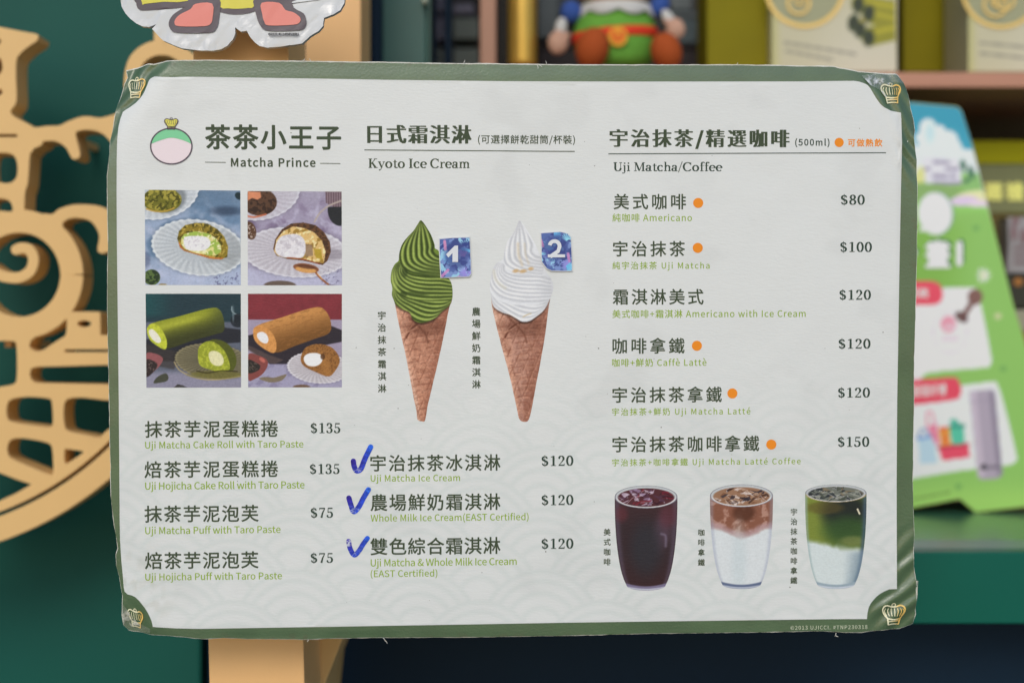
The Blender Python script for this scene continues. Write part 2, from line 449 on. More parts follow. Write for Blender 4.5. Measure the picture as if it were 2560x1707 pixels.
def glyph(ch, off):
    k = (ch, off)
    if k not in _G:
        v, t = raw(ch, 0)
        if off > 0.002 and len(v):      # embolden with round pen strokes along the outline
            cnt = {}
            for q in t:
                for i in range(3):
                    e = (q[i], q[(i + 1) % 3]); cnt[e] = 1
            polys = [[tuple(v[i]) for i in q] for q in t]; seen = {}
            for (a, b) in cnt:
                if (b, a) in cnt: continue
                p, q = v[a], v[b]; d = q - p; l = np.linalg.norm(d)
                if l < 1e-6: continue
                nn = np.array((-d[1], d[0])) / l * off
                polys.append([tuple(p + nn), tuple(q + nn), tuple(q - nn), tuple(p - nn)])
                seen[a] = v[a]; seen[b] = v[b]
            last = []
            for p in seen.values():
                if all((p[0] - w_[0]) ** 2 + (p[1] - w_[1]) ** 2 > (off * 0.35) ** 2 for w_ in last): polys.append(circ(p[0], p[1], off, n=8)); last.append(p)
            vv, t = compact(*union_geo(polys)); v = np.array(vv)
        if ord(ch) > 0x2E80: adv = EM
        else:
            b = raw('口' + ch + '口', 0)[0]; adv = (b[:, 0].max() - b[:, 0].min()) - _ww
        _G[k] = (v, t, adv)
    return _G[k]
# a small bold-ish roman alphabet for prices and English headings, drawn with a broad nib
SG = {}
def _serif():
    TK, TN = 0.134, 0.05
    A = lambda cx, cy, rx, ry, a0, a1, n=16: circ(cx, cy, rx, ry, n, a0, a1) + ([] if abs(a1 - a0) < 360 else [circ(cx, cy, rx, ry, n, a0, a1)[0]])
    N = lambda p: pen(p, TK, TN, cap=False)
    bar = lambda x0, x1, y0, y1: [[(x0, y0), (x1, y0), (x1, y1), (x0, y1)]]
    stem = lambda x, y0, y1, w=TK: bar(x - w / 2, x + w / 2, y0, y1)
    ball = lambda x, y, r=0.055: [circ(x, y, r, n=12)]
    thin = lambda p, w=TN: pen(p, w, cap=False)
    h = TN
    d = SG
    d['0'] = (N(A(.26, .35, .175, .33, 90, 450)), .54)
    d['1'] = (stem(.27, 0, .70) + thin([(.29, .69), (.10, .60)], .05) + bar(.10, .44, 0, h), .54)
    d['2'] = (N(A(.245, .50, .15, .18, 165, -25)) + pen([(.38, .43), (.25, .24), (.09, .06)], [.1, .05, .05], cap=False) + bar(.06, .45, 0, .085) + ball(.11, .53) + stem(.435, 0, .16, .04), .54)
    d['3'] = (N(A(.235, .525, .14, .155, 155, -90)) + N(A(.23, .19, .17, .17, 90, -155)) + ball(.11, .55) + ball(.09, .14) + thin([(.15, .365), (.26, .365)]), .54)
    d['5'] = (bar(.12, .43, .61, .70) + thin([(.135, .68), (.115, .36)], .045) + N(A(.225, .21, .175, .195, 125, -155)) + ball(.08, .14), .54)
    d['7'] = (bar(.07, .46, .61, .70) + pen([(.43, .62), (.30, .36), (.21, 0)], [.055, .10, .13], cap=False) + stem(.085, .54, .70, .04), .54)
    d['8'] = (N(A(.26, .53, .135, .15, 90, 450)) + N(A(.26, .185, .165, .165, 90, 450)), .54)
    d['$'] = (N(A(.26, .50, .15, .15, 35, 265)) + N(A(.26, .20, .16, .165, 90, -145)) + thin([(.16, .42), (.35, .29)], .13) + stem(.26, -.05, .75, .04) + ball(.395, .545, .05) + ball(.11, .145, .05), .56)
    d['K'] = (stem(.15, 0, .7) + bar(.03, .27, 0, h) + bar(.03, .27, .7 - h, .7) + thin([(.19, .28), (.50, .68)], .05) + thin([(.27, .40), (.53, .02)], .125) + bar(.40, .66, 0, h) + bar(.40, .62, .7 - h, .7), .68)
    d['y'] = (thin([(.09, .46), (.27, .02)], .11) + thin([(.42, .46), (.25, .02), (.17, -.15)], .045) + ball(.11, -.15, .05) + bar(.0, .2, .48 - h, .48) + bar(.33, .5, .48 - h, .48), .49)
    d['o'] = (N(A(.26, .24, .185, .225, 90, 450)), .53)
    d['t'] = (stem(.16, .10, .60, .1) + N(A(.26, .11, .10, .09, 180, 320)) + bar(.03, .31, .44, .48), .34)
    d['I'] = (stem(.17, 0, .7) + bar(.04, .30, 0, h) + bar(.04, .30, .7 - h, .7), .35)
    d['c'] = (N(A(.25, .24, .18, .225, 48, 318)) + ball(.37, .38, .05), .46)
    d['e'] = (N(A(.25, .24, .18, .225, 5, 318)) + bar(.08, .43, .235, .275), .48)
    d['C'] = (N(A(.35, .35, .28, .34, 42, 322)) + stem(.575, .47, .69, .045), .65)
    d['r'] = (stem(.14, 0, .47, .1) + bar(.03, .26, 0, h) + bar(.03, .15, .43, .47) + thin([(.17, .32), (.24, .43), (.32, .455)], .05) + ball(.33, .42, .055), .39)
    d['a'] = (N(A(.19, .13, .13, .115, 90, 450)) + stem(.33, .04, .34, .1) + N(A(.21, .33, .125, .13, 160, 0)) + ball(.1, .36, .05) + thin([(.33, .03), (.38, .01), (.45, .03)], .04) + thin([(.2, .25), (.33, .29)], .04), .47)
    arch = lambda x0, x1: N(A((x0 + x1) / 2, .31, (x1 - x0) / 2, .145, 170, 0))
    d['m'] = (sum([stem(x, 0, y, .1) + bar(x - .1, x + .1, 0, h) for x, y in ((.14, .47), (.40, .32), (.66, .32))], []) + bar(.03, .14, .43, .47) + arch(.14, .40) + arch(.40, .66), .79)
    d['h'] = (sum([stem(x, 0, y, .1) + bar(x - .1, x + .1, 0, h) for x, y in ((.14, .74), (.42, .32))], []) + bar(.03, .14, .70, .74) + arch(.14, .42), .55)
    d['U'] = (stem(.16, .22, .7) + bar(.04, .29, .7 - h, .7) + N(A(.35, .23, .19, .215, 180, 360)) + stem(.54, .22, .7, .045) + bar(.44, .64, .7 - h, .7), .69)
    d['j'] = (stem(.13, -.06, .47, .1) + thin([(.15, -.05), (.10, -.15), (.0, -.17)], .05) + ball(.0, -.15, .045) + bar(.02, .13, .43, .47) + ball(.13, .63, .06), .26)
    d['i'] = (stem(.14, 0, .47, .1) + bar(.03, .25, 0, h) + bar(.03, .14, .43, .47) + ball(.14, .63, .06), .28)
    d['M'] = (stem(.13, 0, .7, .045) + bar(.03, .23, 0, h) + bar(.03, .2, .7 - h, .7) + thin([(.16, .69), (.40, .04)], .12) + thin([(.40, .02), (.64, .69)], .045) + stem(.67, 0, .7, .115) + bar(.56, .79, 0, h) + bar(.62, .79, .7 - h, .7), .83)
    d['/'] = (thin([(.03, -.09), (.30, .78)], .05), .33)
    d['f'] = (stem(.16, 0, .60, .1) + bar(.05, .29, 0, h) + bar(.04, .31, .44, .48) + N(A(.26, .58, .105, .14, 180, 60)) + ball(.33, .68, .05), .33)
    d[' '] = ([], .22)
_serif()
def sglyph(ch):
    k = ('serif', ch)
    if k not in _G:
        polys, adv = SG[ch]
        if polys: v, t = compact(*union(polys)); v = np.array(v)
        else: v, t = np.zeros((0, 2)), []
        _G[k] = (v, t, adv)
    return _G[k]
def get(ch, style):
    if style == 'roman': return sglyph(ch)
    return glyph(ch, style)
INK = {}
def ink(name, rgb):
    return mat('ink_' + name, rgb, 0.55, k=KB, spec=0.3, bump=0.1, bscale=420, stretch=(0.55, 1.6, 1))
def compose(s, style):
    """natural layout: list of (glyph, x) and the ink box"""
    x = 0; out = []
    for ch in s:
        v, t, a = get(ch, style); out.append((v, t, x)); x += a
    return out
def line(name, s, x0, y0, x1, y1, style=0.0, m=None, z=0.00062, mincho=0.0, vertical=False, parent=None, slant=0.0, place=None):
    """set a line of print so that its ink fills the box (photo pixels)"""
    ax = float(L(x0, (y0 + y1) / 2)[0]); bx = float(L(x1, (y0 + y1) / 2)[0]); by = float(L((x0 + x1) / 2, y1)[1]); ty = float(L((x0 + x1) / 2, y0)[1])
    W, H = bx - ax, ty - by
    V = []; T = []
    if vertical:
        gl = [get(c, style) for c in s]; n = len(s)
        w = max(g[0][:, 0].max() - g[0][:, 0].min() for g in gl); sc = W / w
        h0 = (gl[0][0][:, 1].max()) * sc; hn = gl[-1][0][:, 1].min() * sc
        pitch = (H - (h0 - hn)) / (n - 1)
        for i, (v, t, a) in enumerate(gl):
            k = len(V); cx = ax + W / 2 - EM / 2 * sc
            V += [(cx + p[0] * sc, ty - h0 - pitch * i + p[1] * sc) for p in v]; T += [tuple(q + k for q in tr) for tr in t]
    else:
        lay = compose(s, style)
        full = [(v, x) for v, t, x in lay if len(v)]
        ymin = min(v[:, 1].min() for v, x in full); ymax = max(v[:, 1].max() for v, x in full)
        xl = full[0][0][:, 0].min() + full[0][1]; xr = full[-1][0][:, 0].max() + full[-1][1]
        sc = H / (ymax - ymin); n = len(lay) - 1
        tr = (W / sc - (xr - xl)) / max(n, 1)
        sx = sc * (min(1.16, W / sc / (xr - xl)) if style == 'roman' and W / sc > (xr - xl) else 1.0); tr = (W / sx - (xr - xl)) / max(n, 1)
        if tr < -0.02: sx = sc * (W / sc) / (xr - xl); tr = 0
        for i, (v, t, x) in enumerate(lay):
            shifts = [0] if not mincho else [-mincho, 0, mincho]
            for q, sh in enumerate(shifts):
                k = len(V)
                V += [(ax + (p[0] + x + tr * i - xl + sh) * sx, by + (p[1] - ymin) * sc + slant * (p[0] + x) * sx, q * 0.00004) for p in v]
                T += [tuple(j + k for j in tt) for tt in t]
    # drape on the board
    A3 = np.array([tuple(p) + (0,) if len(p) == 2 else tuple(p) for p in V], float)
    qx, qy, qz = (O[i] + ex[i] * A3[:, 0] + ey[i] * A3[:, 1] for i in range(3))
    A3[:, 2] += D(1280 + qx / qy * F, 853.33 - qz / qy * F) + z
    out = A3.tolist()
    T = [t if ((out[t[1]][0] - out[t[0]][0]) * (out[t[2]][1] - out[t[0]][1]) - (out[t[1]][1] - out[t[0]][1]) * (out[t[2]][0] - out[t[0]][0])) > 0 else t[::-1] for t in T]
    return obj(name, out, T, m, parent or board)
def unL(x, y):
    q = O + ex * x + ey * y
    return 1280 + q[0] / q[1] * F, 853.33 - q[2] / q[1] * F
GR = ink('dark_olive', (58, 70, 50)); GR2 = ink('slate_green', (44, 62, 52)); LG = ink('leaf_green', (132, 160, 40)); OR = ink('orange', (244, 132, 30)); CR = ink('pale_cream', (198, 204, 180))
BW = 0.013
line('title', '茶茶小王子', 513, 312, 853, 375, 0.023*EM, GR)
line('subtitle', 'Matcha Prince', 577.5, 394, 789, 418, 0.028*EM, GR)
def rule(x0, y0, x1, y1, w, m, name='rule_line'):
    return flat_print(name, pen([(x0 + (x1 - x0) * i / 12, y0 + (y1 - y0) * i / 12) for i in range(13)], w, cap=False), [], 0.00062, m)
rule(513, 406, 565, 406.6, 1.8, GR); rule(800, 408.6, 851, 409.4, 1.8, GR)
line('heading', '日式霜淇淋', 920, 312.6, 1177, 359, 0.0, GR, mincho=0.015)
line('heading_note', '(可選擇餅乾甜筒/杯裝)', 1195, 337.6, 1437.6, 362.6, 0.012*EM, GR)
rule(911, 375.2, 1437, 378.8, 2.3, GR)
line('english_heading', 'Kyoto Ice Cream', 921.4, 396.4, 1174, 427, 'roman', GR)
line('heading', '宇治抹茶/精選咖啡', 1526, 324, 1971, 373, 0.0, GR, mincho=0.015)
line('heading_note', '(500ml)', 1987, 346.4, 2073, 369, 0.008, GR2)
line('hot_drink_note', '可做熱飲', 2118.6, 347.4, 2204.8, 367.3, 0.008, OR)
rule(1521, 384.9, 2213.8, 382.6, 2.3, GR2)
line('english_heading', 'Uji Matcha/Coffee', 1534, 403.5, 1806, 434.3, 'roman', GR2)
for (x, y, r) in ((2097, 356.7, 11.5), (1745, 507.6, 12.6), (1744, 619.7, 12.6), (1742, 864, 12.6), (1830.7, 983, 12.6), (1928, 1110.6, 12.6)):
    flat_print('orange_dot', [circ(x, y, r, n=36)], [], 0.00064, OR)
items = [('美式咖啡', 1534, 484.7, 1714.6, 524), ('宇治抹茶', 1532.5, 602.5, 1712.3, 641.6), ('霜淇淋美式', 1531.5, 722, 1758.7, 761.7), ('咖啡拿鐵', 1530.8, 844, 1711.3, 884),
 ('宇治抹茶拿鐵', 1530.8, 966, 1804.5, 1006), ('宇治抹茶咖啡拿鐵', 1530.8, 1088.7, 1898, 1129), ('抹茶芋泥蛋糕捲', 362, 1050.8, 695.5, 1093.3), ('焙茶芋泥蛋糕捲', 361, 1151, 695.5, 1193.7),
 ('抹茶芋泥泡芙', 361, 1262, 646.5, 1304.5), ('焙茶芋泥泡芙', 362, 1377.9, 646.5, 1421), ('宇治抹茶冰淇淋', 925.8, 1135.4, 1251, 1176.7), ('農場鮮奶霜淇淋', 926.3, 1232.9, 1251, 1275), ('雙色綜合霜淇淋', 925.8, 1342, 1251, 1385)]
for s, a, b, c, d in items: line('item_name', s, a, b, c, d, 0.014*EM, GR)
subs = [('純咖啡 Americano', 1531, 533.8, 1729.5, 554.7), ('純宇治抹茶 Uji Matcha', 1531, 654, 1773.6, 676.5), ('美式咖啡+霜淇淋 Americano with Ice Cream', 1530.5, 773.6, 2013.4, 794.4),
 ('咖啡+鮮奶 Caffè Lattè', 1529.9, 895, 1766, 916), ('宇治抹茶+鮮奶 Uji Matcha Latté', 1529.9, 1018, 1875.8, 1040.6), ('宇治抹茶+咖啡拿鐵 Uji Matcha Latté Coffee', 1529.9, 1143.8, 2001.5, 1166),
 ('Uji Matcha Cake Roll with Taro Paste', 362.9, 1100.7, 758.6, 1124.7), ('Uji Hojicha Cake Roll with Taro Paste', 362.9, 1201.9, 761.5, 1227.4), ('Uji Matcha Puff with Taro Paste', 362.9, 1313.3, 701.4, 1338.3),
 ('Uji Hojicha Puff with Taro Paste', 362.9, 1429.2, 705.2, 1454), ('Uji Matcha Ice Cream', 926.8, 1184.4, 1150, 1207.3), ('Whole Milk Ice Cream(EAST Certified)', 926.8, 1281.8, 1321.2, 1304.8),
 ('Uji Matcha & Whole Milk Ice Cream', 926.8, 1393, 1291.6, 1418.3), ('(EAST Certified)', 926.8, 1421.6, 1093.4, 1444.6)]
for s, a, b, c, d in subs: line('item_translation', s, a, b, c, d, 0.007*EM, LG)
prices = [('$80', 2101, 485.7, 2160.7, 514), ('$100', 2099.7, 603.5, 2179, 631.7), ('$120', 2097.7, 722.9, 2176.6, 751), ('$120', 2096, 845, 2175.6, 873), ('$120', 2095, 967, 2175, 995), ('$150', 2094.7, 1089.7, 2173.3, 1118),
 ('$135', 777, 1055, 851, 1083.7), ('$135', 774.7, 1157.3, 849, 1185.7), ('$75', 777, 1266.4, 832.8, 1294.9), ('$75', 777, 1379.3, 832.8, 1407.2), ('$120', 1353.6, 1136.4, 1433.2, 1165.3), ('$120', 1353.6, 1234.1, 1433.2, 1263), ('$120', 1353.6, 1343, 1433.2, 1371.9)]
for s, a, b, c, d in prices: line('price', s, a, b, c, d, 'roman', GR2)
for s, a, b, c, d in (('宇治抹茶霜淇淋', 944.3, 777.9, 965.7, 980.7), ('農場鮮奶霜淇淋', 1180, 768.2, 1201.4, 970.7), ('美式咖啡', 1508.5, 1319.9, 1526, 1411.7), ('咖啡拿鐵', 1744.2, 1321.4, 1761.6, 1413.3), ('宇治抹茶咖啡拿鐵', 1976, 1270.3, 1993.4, 1458.6)):
    line('vertical_caption', s, a, b, c, d, 0.019*EM, GR, vertical=True)
line('copyright_line', '©2013 UJICCI. #TNP230318', 1976, 1562.2, 2168, 1571.8, 0.005*EM, CR)

# crown emblem
def crown_paths(s=1.0):
    # in a box 61 wide and 54 high, y down
    P = []
    P += pen(smooth_open([(15, 38), (8, 30), (3, 21), (2, 13), (6, 7), (13, 5), (22, 8), (30, 9), (38, 8), (47, 5), (55, 8), (58, 14), (57, 22), (52, 30), (45, 38), (30, 40), (15, 38)], 5), 3.6)
    P += pen(circ(30, 4, 5, 4, n=14) + [circ(30, 4, 5, 4, n=14)[0]], 2.4)
    for i, x in enumerate((11.5, 18, 25, 32, 38.5, 45, 50)):
        b = (x - 30) * 0.33; P += pen(smooth_open([(x + b * 0.4 - 0, 13), (x + b * 0.75, 20), (x - b * 0.1, 31)], 5), 2.0)
    P += pen([(14, 38), (16, 53)], 3.6); P += pen([(47, 38), (44, 53)], 3.6)
    P += pen([(16, 45), (45, 44)], 2.6); P += pen([(16, 53), (30, 51.5), (44, 53)], 2.8)
    return P
m_gold = mat('pale_gold_foil', attr=True, rough=0.35)
def crown(M2, z, m, fn, name='crown_emblem', label=None, parent=None, scale=1.0):
    P = [[M2(*p) for p in q] for q in crown_paths()]
    return flat_print(name, P, [], z, m, None, fn, label, parent)
def cgold(cx):
    def fn(X, Y):
        t = sstep((X - cx + 4) / 14)[..., None]
        return (np.array((226, 222, 190)) * (1 - t) + np.array((238, 190, 110)) * t) / 255.0
    return fn
crown(lambda x, y: (2204 + x, 1507 + y), 0.0009, m_gold, cgold(2240))
crown(lambda x, y: (313 + x * 0.78 + (54 - y) * 0.05, 192 + y * 0.98 - x * 0.02), 0.0009, m_gold, cgold(342))
crown(lambda x, y: (2201 + x * 0.90 + y * 0.06, 207 + y * 0.96 - x * 0.01), 0.0009, m_gold, cgold(2232))
crown(lambda x, y: (318 + x * 0.66 + (y - 27) * 0.05, 1517 + y * 0.88 + x * 0.16), 0.0009, m_gold, cgold(342))

# round badge with its small crown beside the title (the mascot itself is left out)
badge = flat_print('round_badge', [circ(429, 366, 50, 43, n=60)], [], 0.0006, ink('badge_pink', (222, 208, 212)))
flat_print('badge_top', [circ(429, 366, 50, 43, n=40, a0=188, a1=352) + smooth_open([(474, 358), (454, 350), (429, 345), (406, 350), (384, 358)], 5)], [], 0.0008, ink('mint', (122, 196, 148)), parent=badge)
flat_print('badge_rim', pen(circ(429, 366, 51.5, 44.5, n=64) + [circ(429, 366, 51.5, 44.5, n=64)[0]], 3.2, cap=False), [], 0.001, ink('plum', (76, 66, 78)), parent=badge)
cy = lambda x, y: (411 + x * 0.60, 295 + y * 0.56)
cf = flat_print('crown_fill', [[cy(*p) for p in smooth_closed([(8, 34), (2, 20), (4, 8), (14, 4), (30, 7), (46, 4), (57, 8), (58, 20), (52, 34), (45, 40), (45, 54), (16, 54), (15, 40)], 3)]], [], 0.0008, ink('lemon', (216, 210, 92)), parent=badge)
crown(cy, 0.001, ink('plum', (76, 66, 78)), None, 'crown_outline', parent=badge)
for o in ('crown_fill', 'crown_outline'): pass

# blue marker ticks, rubbed off in places
m_ink = mat('blue_marker', attr=True, rough=0.4, spec=0.25)
def tick(path, w, seed, label):
    P = [(860 + x / 3.92, 1090 + y / 3.92) for x, y in path]; sp_ = smooth_open(P, 8)
    A0 = np.array(P[0]); 
    def fn(X, Y):
        t = np.clip((np.hypot(X - A0[0], Y - A0[1])) / 62, 0, 1)[..., None]
        c = np.array((52, 34, 140)) * (1 - t) + np.array((36, 96, 206)) * t
        s = vnoise(X * 0.6 + Y * 0.8, X * 0.8 - Y * 0.6, 5, seed)[..., None]
        c = c * (0.85 + 0.35 * s)
        low = sstep((Y - P[2][1] + 18) / 20)
        sc = sstep((vnoise(X * 0.5 + Y * 0.9, (X * 0.9 - Y * 0.5) * 0.3, 1.6, seed + 5) - 0.70 + 0.08 * low) / 0.1) * (0.15 + 0.75 * low)
        if seed == 3: sc = np.maximum(sc, sstep((11 - np.hypot(X - 871, Y - 1356)) / 4) * sstep((vnoise(X, Y, 4, 8) - 0.3) / 0.2))
        c = c * (1 - sc[..., None]) + np.array((188, 192, 206)) * sc[..., None]
        e = sstep((np.hypot(X - P[-1][0], Y - P[-1][1]) - 3.4) / 1.2) * sstep((6.5 - np.hypot(X - P[-1][0], Y - P[-1][1])) / 1.5)
        c = c * (1 - 0.5 * e[..., None]) + np.array((70, 150, 225)) * 0.5 * e[..., None]
        return c / 255.0
    flat_print('check_mark', pen(sp_, w), [], 0.0008, m_ink, 1.1, fn, label)
tick([(92, 242), (100, 290), (122, 335), (165, 318), (205, 220), (262, 103)], 13.2, 1, 'blue marker tick beside the topmost ice cream line')
tick([(48, 602), (68, 670), (96, 735), (145, 690), (192, 600), (240, 520)], 13.0, 2, 'blue marker tick beside the middle ice cream line')
tick([(46, 1025), (62, 1100), (102, 1160), (150, 1115), (190, 1050), (230, 996)], 12.2, 3, 'rubbed blue marker tick beside the lowest ice cream line')
# ---------------------------------------------------------------- printed pictures (flat print, coloured per point)
class Paint:
    """paints sRGB values (0..255) at sample points; X,Y in the picture's own drawing units"""
    def __init__(s, X, Y, base): s.X = X; s.Y = Y; s.C = np.ones(X.shape + (3,)) * np.array(base, float)
    def put(s, m, c, a=1.0):
        m = np.clip(m * a, 0, 1)[..., None]; c = np.array(c, float) if not isinstance(c, np.ndarray) else c
        s.C = s.C * (1 - m) + c * m
    def mul(s, m, k):
        s.C = s.C * (1 + (k - 1) * np.clip(m, 0, 1))[..., None]
    def ell(s, cx, cy, rx, ry, ang=0, soft=3.0):
        c, n = math.cos(math.radians(ang)), math.sin(math.radians(ang))
        u = (s.X - cx) * c + (s.Y - cy) * n; v = -(s.X - cx) * n + (s.Y - cy) * c
        r = np.hypot(u / rx, v / ry); s.u, s.v, s.r, s.th = u / rx, v / ry, r, np.arctan2(v / ry, u / rx)
        return sstep((1 - r) * min(rx, ry) / soft + 0.5)
    def poly(s, pts, soft=3.0):
        d = pdist(s.X, s.Y, pts); ins = inpoly(s.X, s.Y, pts)
        return sstep(np.where(ins, d, -d) / soft + 0.5)
    def line(s, pts, w, soft=2.5, n=5):
        d = pdist(s.X, s.Y, smooth_open(pts, n), closed=False); return sstep((w / 2 - d) / soft + 0.5)
    def n(s, sc, seed=0, o=3, ang=0, st=1.0):
        c, k = math.cos(math.radians(ang)), math.sin(math.radians(ang))
        return fbm((s.X * c + s.Y * k) / st, -s.X * k + s.Y * c, sc, seed, o)
    def grain(s, amp, sc, seed=1): s.C = s.C * (1 + amp * (s.n(sc, seed, 2) - 0.5) * 2)[..., None]
    def out(s): return np.clip(s.C, 0, 255) / 255.0

def saucer(P, cx, cy, rx, ry, ang, lit, dark, flutes=34, inner=0.42, soft=5):
    m = P.ell(cx, cy, rx, ry, ang, soft); r = P.r; th = P.th.copy()
    edge = 1 + 0.014 * np.cos(th * flutes); m = sstep((edge - r) * min(rx, ry) / soft + 0.5)
    k = 0.5 + 0.5 * np.cos(th * flutes + 6 * r); f = sstep((r - inner) / 0.2)
    c = np.array(lit, float) * (1 - 0.0) + 0 * r[..., None]
    shade = np.clip(0.5 - 0.45 * np.sin(th + math.radians(ang)) * 0 + 0.5 * (k - 0.5) * f * 0.55 + 0.25 * (r - 0.6), 0, 1)[..., None]
    col = np.array(dark, float) * (1 - shade) + np.array(lit, float) * shade
    rim = np.exp(-((r - 0.97) / 0.03) ** 2)[..., None]
    col = col * (1 - 0.5 * rim) + np.array(lit) * 1.04 * 0.5 * rim
    P.mul(sstep((1.12 - P.r) / 0.14) * (1 - m), 0.88)
    P.put(m, col)
    return r, th

def pic1(X, Y):   # matcha puff on a white fluted saucer
    P = Paint(X, Y, (150, 166, 190))
    P.put(sstep((P.n(120, 2) - 0.4) / 0.3), (108, 134, 162)); P.put(sstep((P.n(60, 9, 3, 20, 2) - 0.5) / 0.25), (178, 186, 206), 0.5)
    P.put(sstep((300 - Y) / 260) * sstep((X - 250) / 200), (98, 122, 146), 0.75)
    P.put(P.ell(640, 200, 110, 34, 0, 40), (52, 68, 90), 0.75); P.put(P.ell(735, 90, 34, 26, 30, 8), (30, 50, 56))
    P.put(sstep((Y - 560) / 120), (186, 192, 214), 0.75); P.put(sstep((P.n(14, 4, 2) - 0.62) / 0.1) * sstep((Y - 620) / 60) * sstep((X - 480) / 100), (84, 84, 120), 0.6)
    saucer(P, 150, 70, 290, 190, -12, (214, 218, 222), (158, 166, 174), 30, 0.3); P.put(P.ell(230, 120, 120, 90, -30, 30), (98, 104, 108), 0.6)
    P.put(P.ell(165, 120, 145, 92, 0, 5), (112, 110, 40)); P.put(sstep((P.n(26, 5, 2) - 0.5) / 0.12) * P.ell(165, 110, 142, 88, 0, 8), (160, 150, 66)); P.put(sstep((P.n(15, 15, 2) - 0.56) / 0.08) * P.ell(165, 110, 138, 86, 0, 8), (66, 66, 20), 0.8)
    P.put(P.line([(50, 185), (110, 202), (190, 202), (255, 178)], 12, 6), (196, 160, 74), 0.8)
    saucer(P, 430, 470, 345, 205, 8, (216, 220, 222), (150, 158, 166), 34, 0.40)
    P.put(sstep((X - 560) / 140) * P.ell(430, 470, 330, 190, 8, 20), (120, 124, 126), 0.35); P.put(P.ell(600, 550, 120, 24, -10, 20), (150, 154, 156), 0.6)
    b = [(278, 405), (290, 350), (335, 305), (420, 287), (500, 293), (575, 335), (625, 390), (652, 460), (648, 540), (600, 558), (520, 552), (420, 522), (330, 495), (298, 470)]
    m = P.poly(b, 5); P.put(m, (140, 122, 44)); P.put(m * sstep((P.n(24, 6, 3) - 0.48) / 0.12), (88, 80, 26)); P.put(m * sstep((P.n(15, 8, 2) - 0.56) / 0.1), (190, 166, 80), 0.8)
    P.put(m * P.line([(290, 440), (330, 492), (430, 520), (530, 548), (610, 552)], 16, 8), (196, 116, 60), 0.8)
    c = [(308, 400), (330, 372), (380, 352), (450, 352), (520, 372), (570, 410), (600, 455), (600, 500), (560, 530), (500, 525), (400, 508), (330, 478), (305, 440)]
    m = P.poly(c, 7); P.put(m, (214, 208, 140)); P.put(m * sstep((P.n(34, 18, 2) - 0.46) / 0.1), (156, 180, 84)); P.put(m * sstep((P.n(20, 28, 2) - 0.6) / 0.1), (232, 226, 180))
    P.put(P.line([(345, 357), (390, 352)], 8, 5), (66, 52, 24), 0.8)
    m = P.poly(smooth_closed([(325, 410), (350, 388), (420, 385), (490, 392), (522, 425), (515, 465), (470, 492), (400, 495), (345, 480), (328, 450)]), 8); P.put(m, (226, 225, 227)); P.put(m * sstep((P.n(14, 7, 2) - 0.58) / 0.14), (196, 190, 196), 0.6)
    P.put(P.ell(90, 690, 62, 58, 0, 5), (44, 62, 40)); P.put(P.ell(90, 690, 62, 58, 0, 5) * sstep((P.n(13, 3, 2) - 0.5) / 0.1), (96, 118, 66), 0.9); P.put(P.ell(170, 745, 30, 9, 0, 5), (150, 130, 70))
    P.put(P.ell(40, 560, 40, 60, 0, 30), (96, 104, 130), 0.6)
    P.grain(0.05, 9); return P.out()
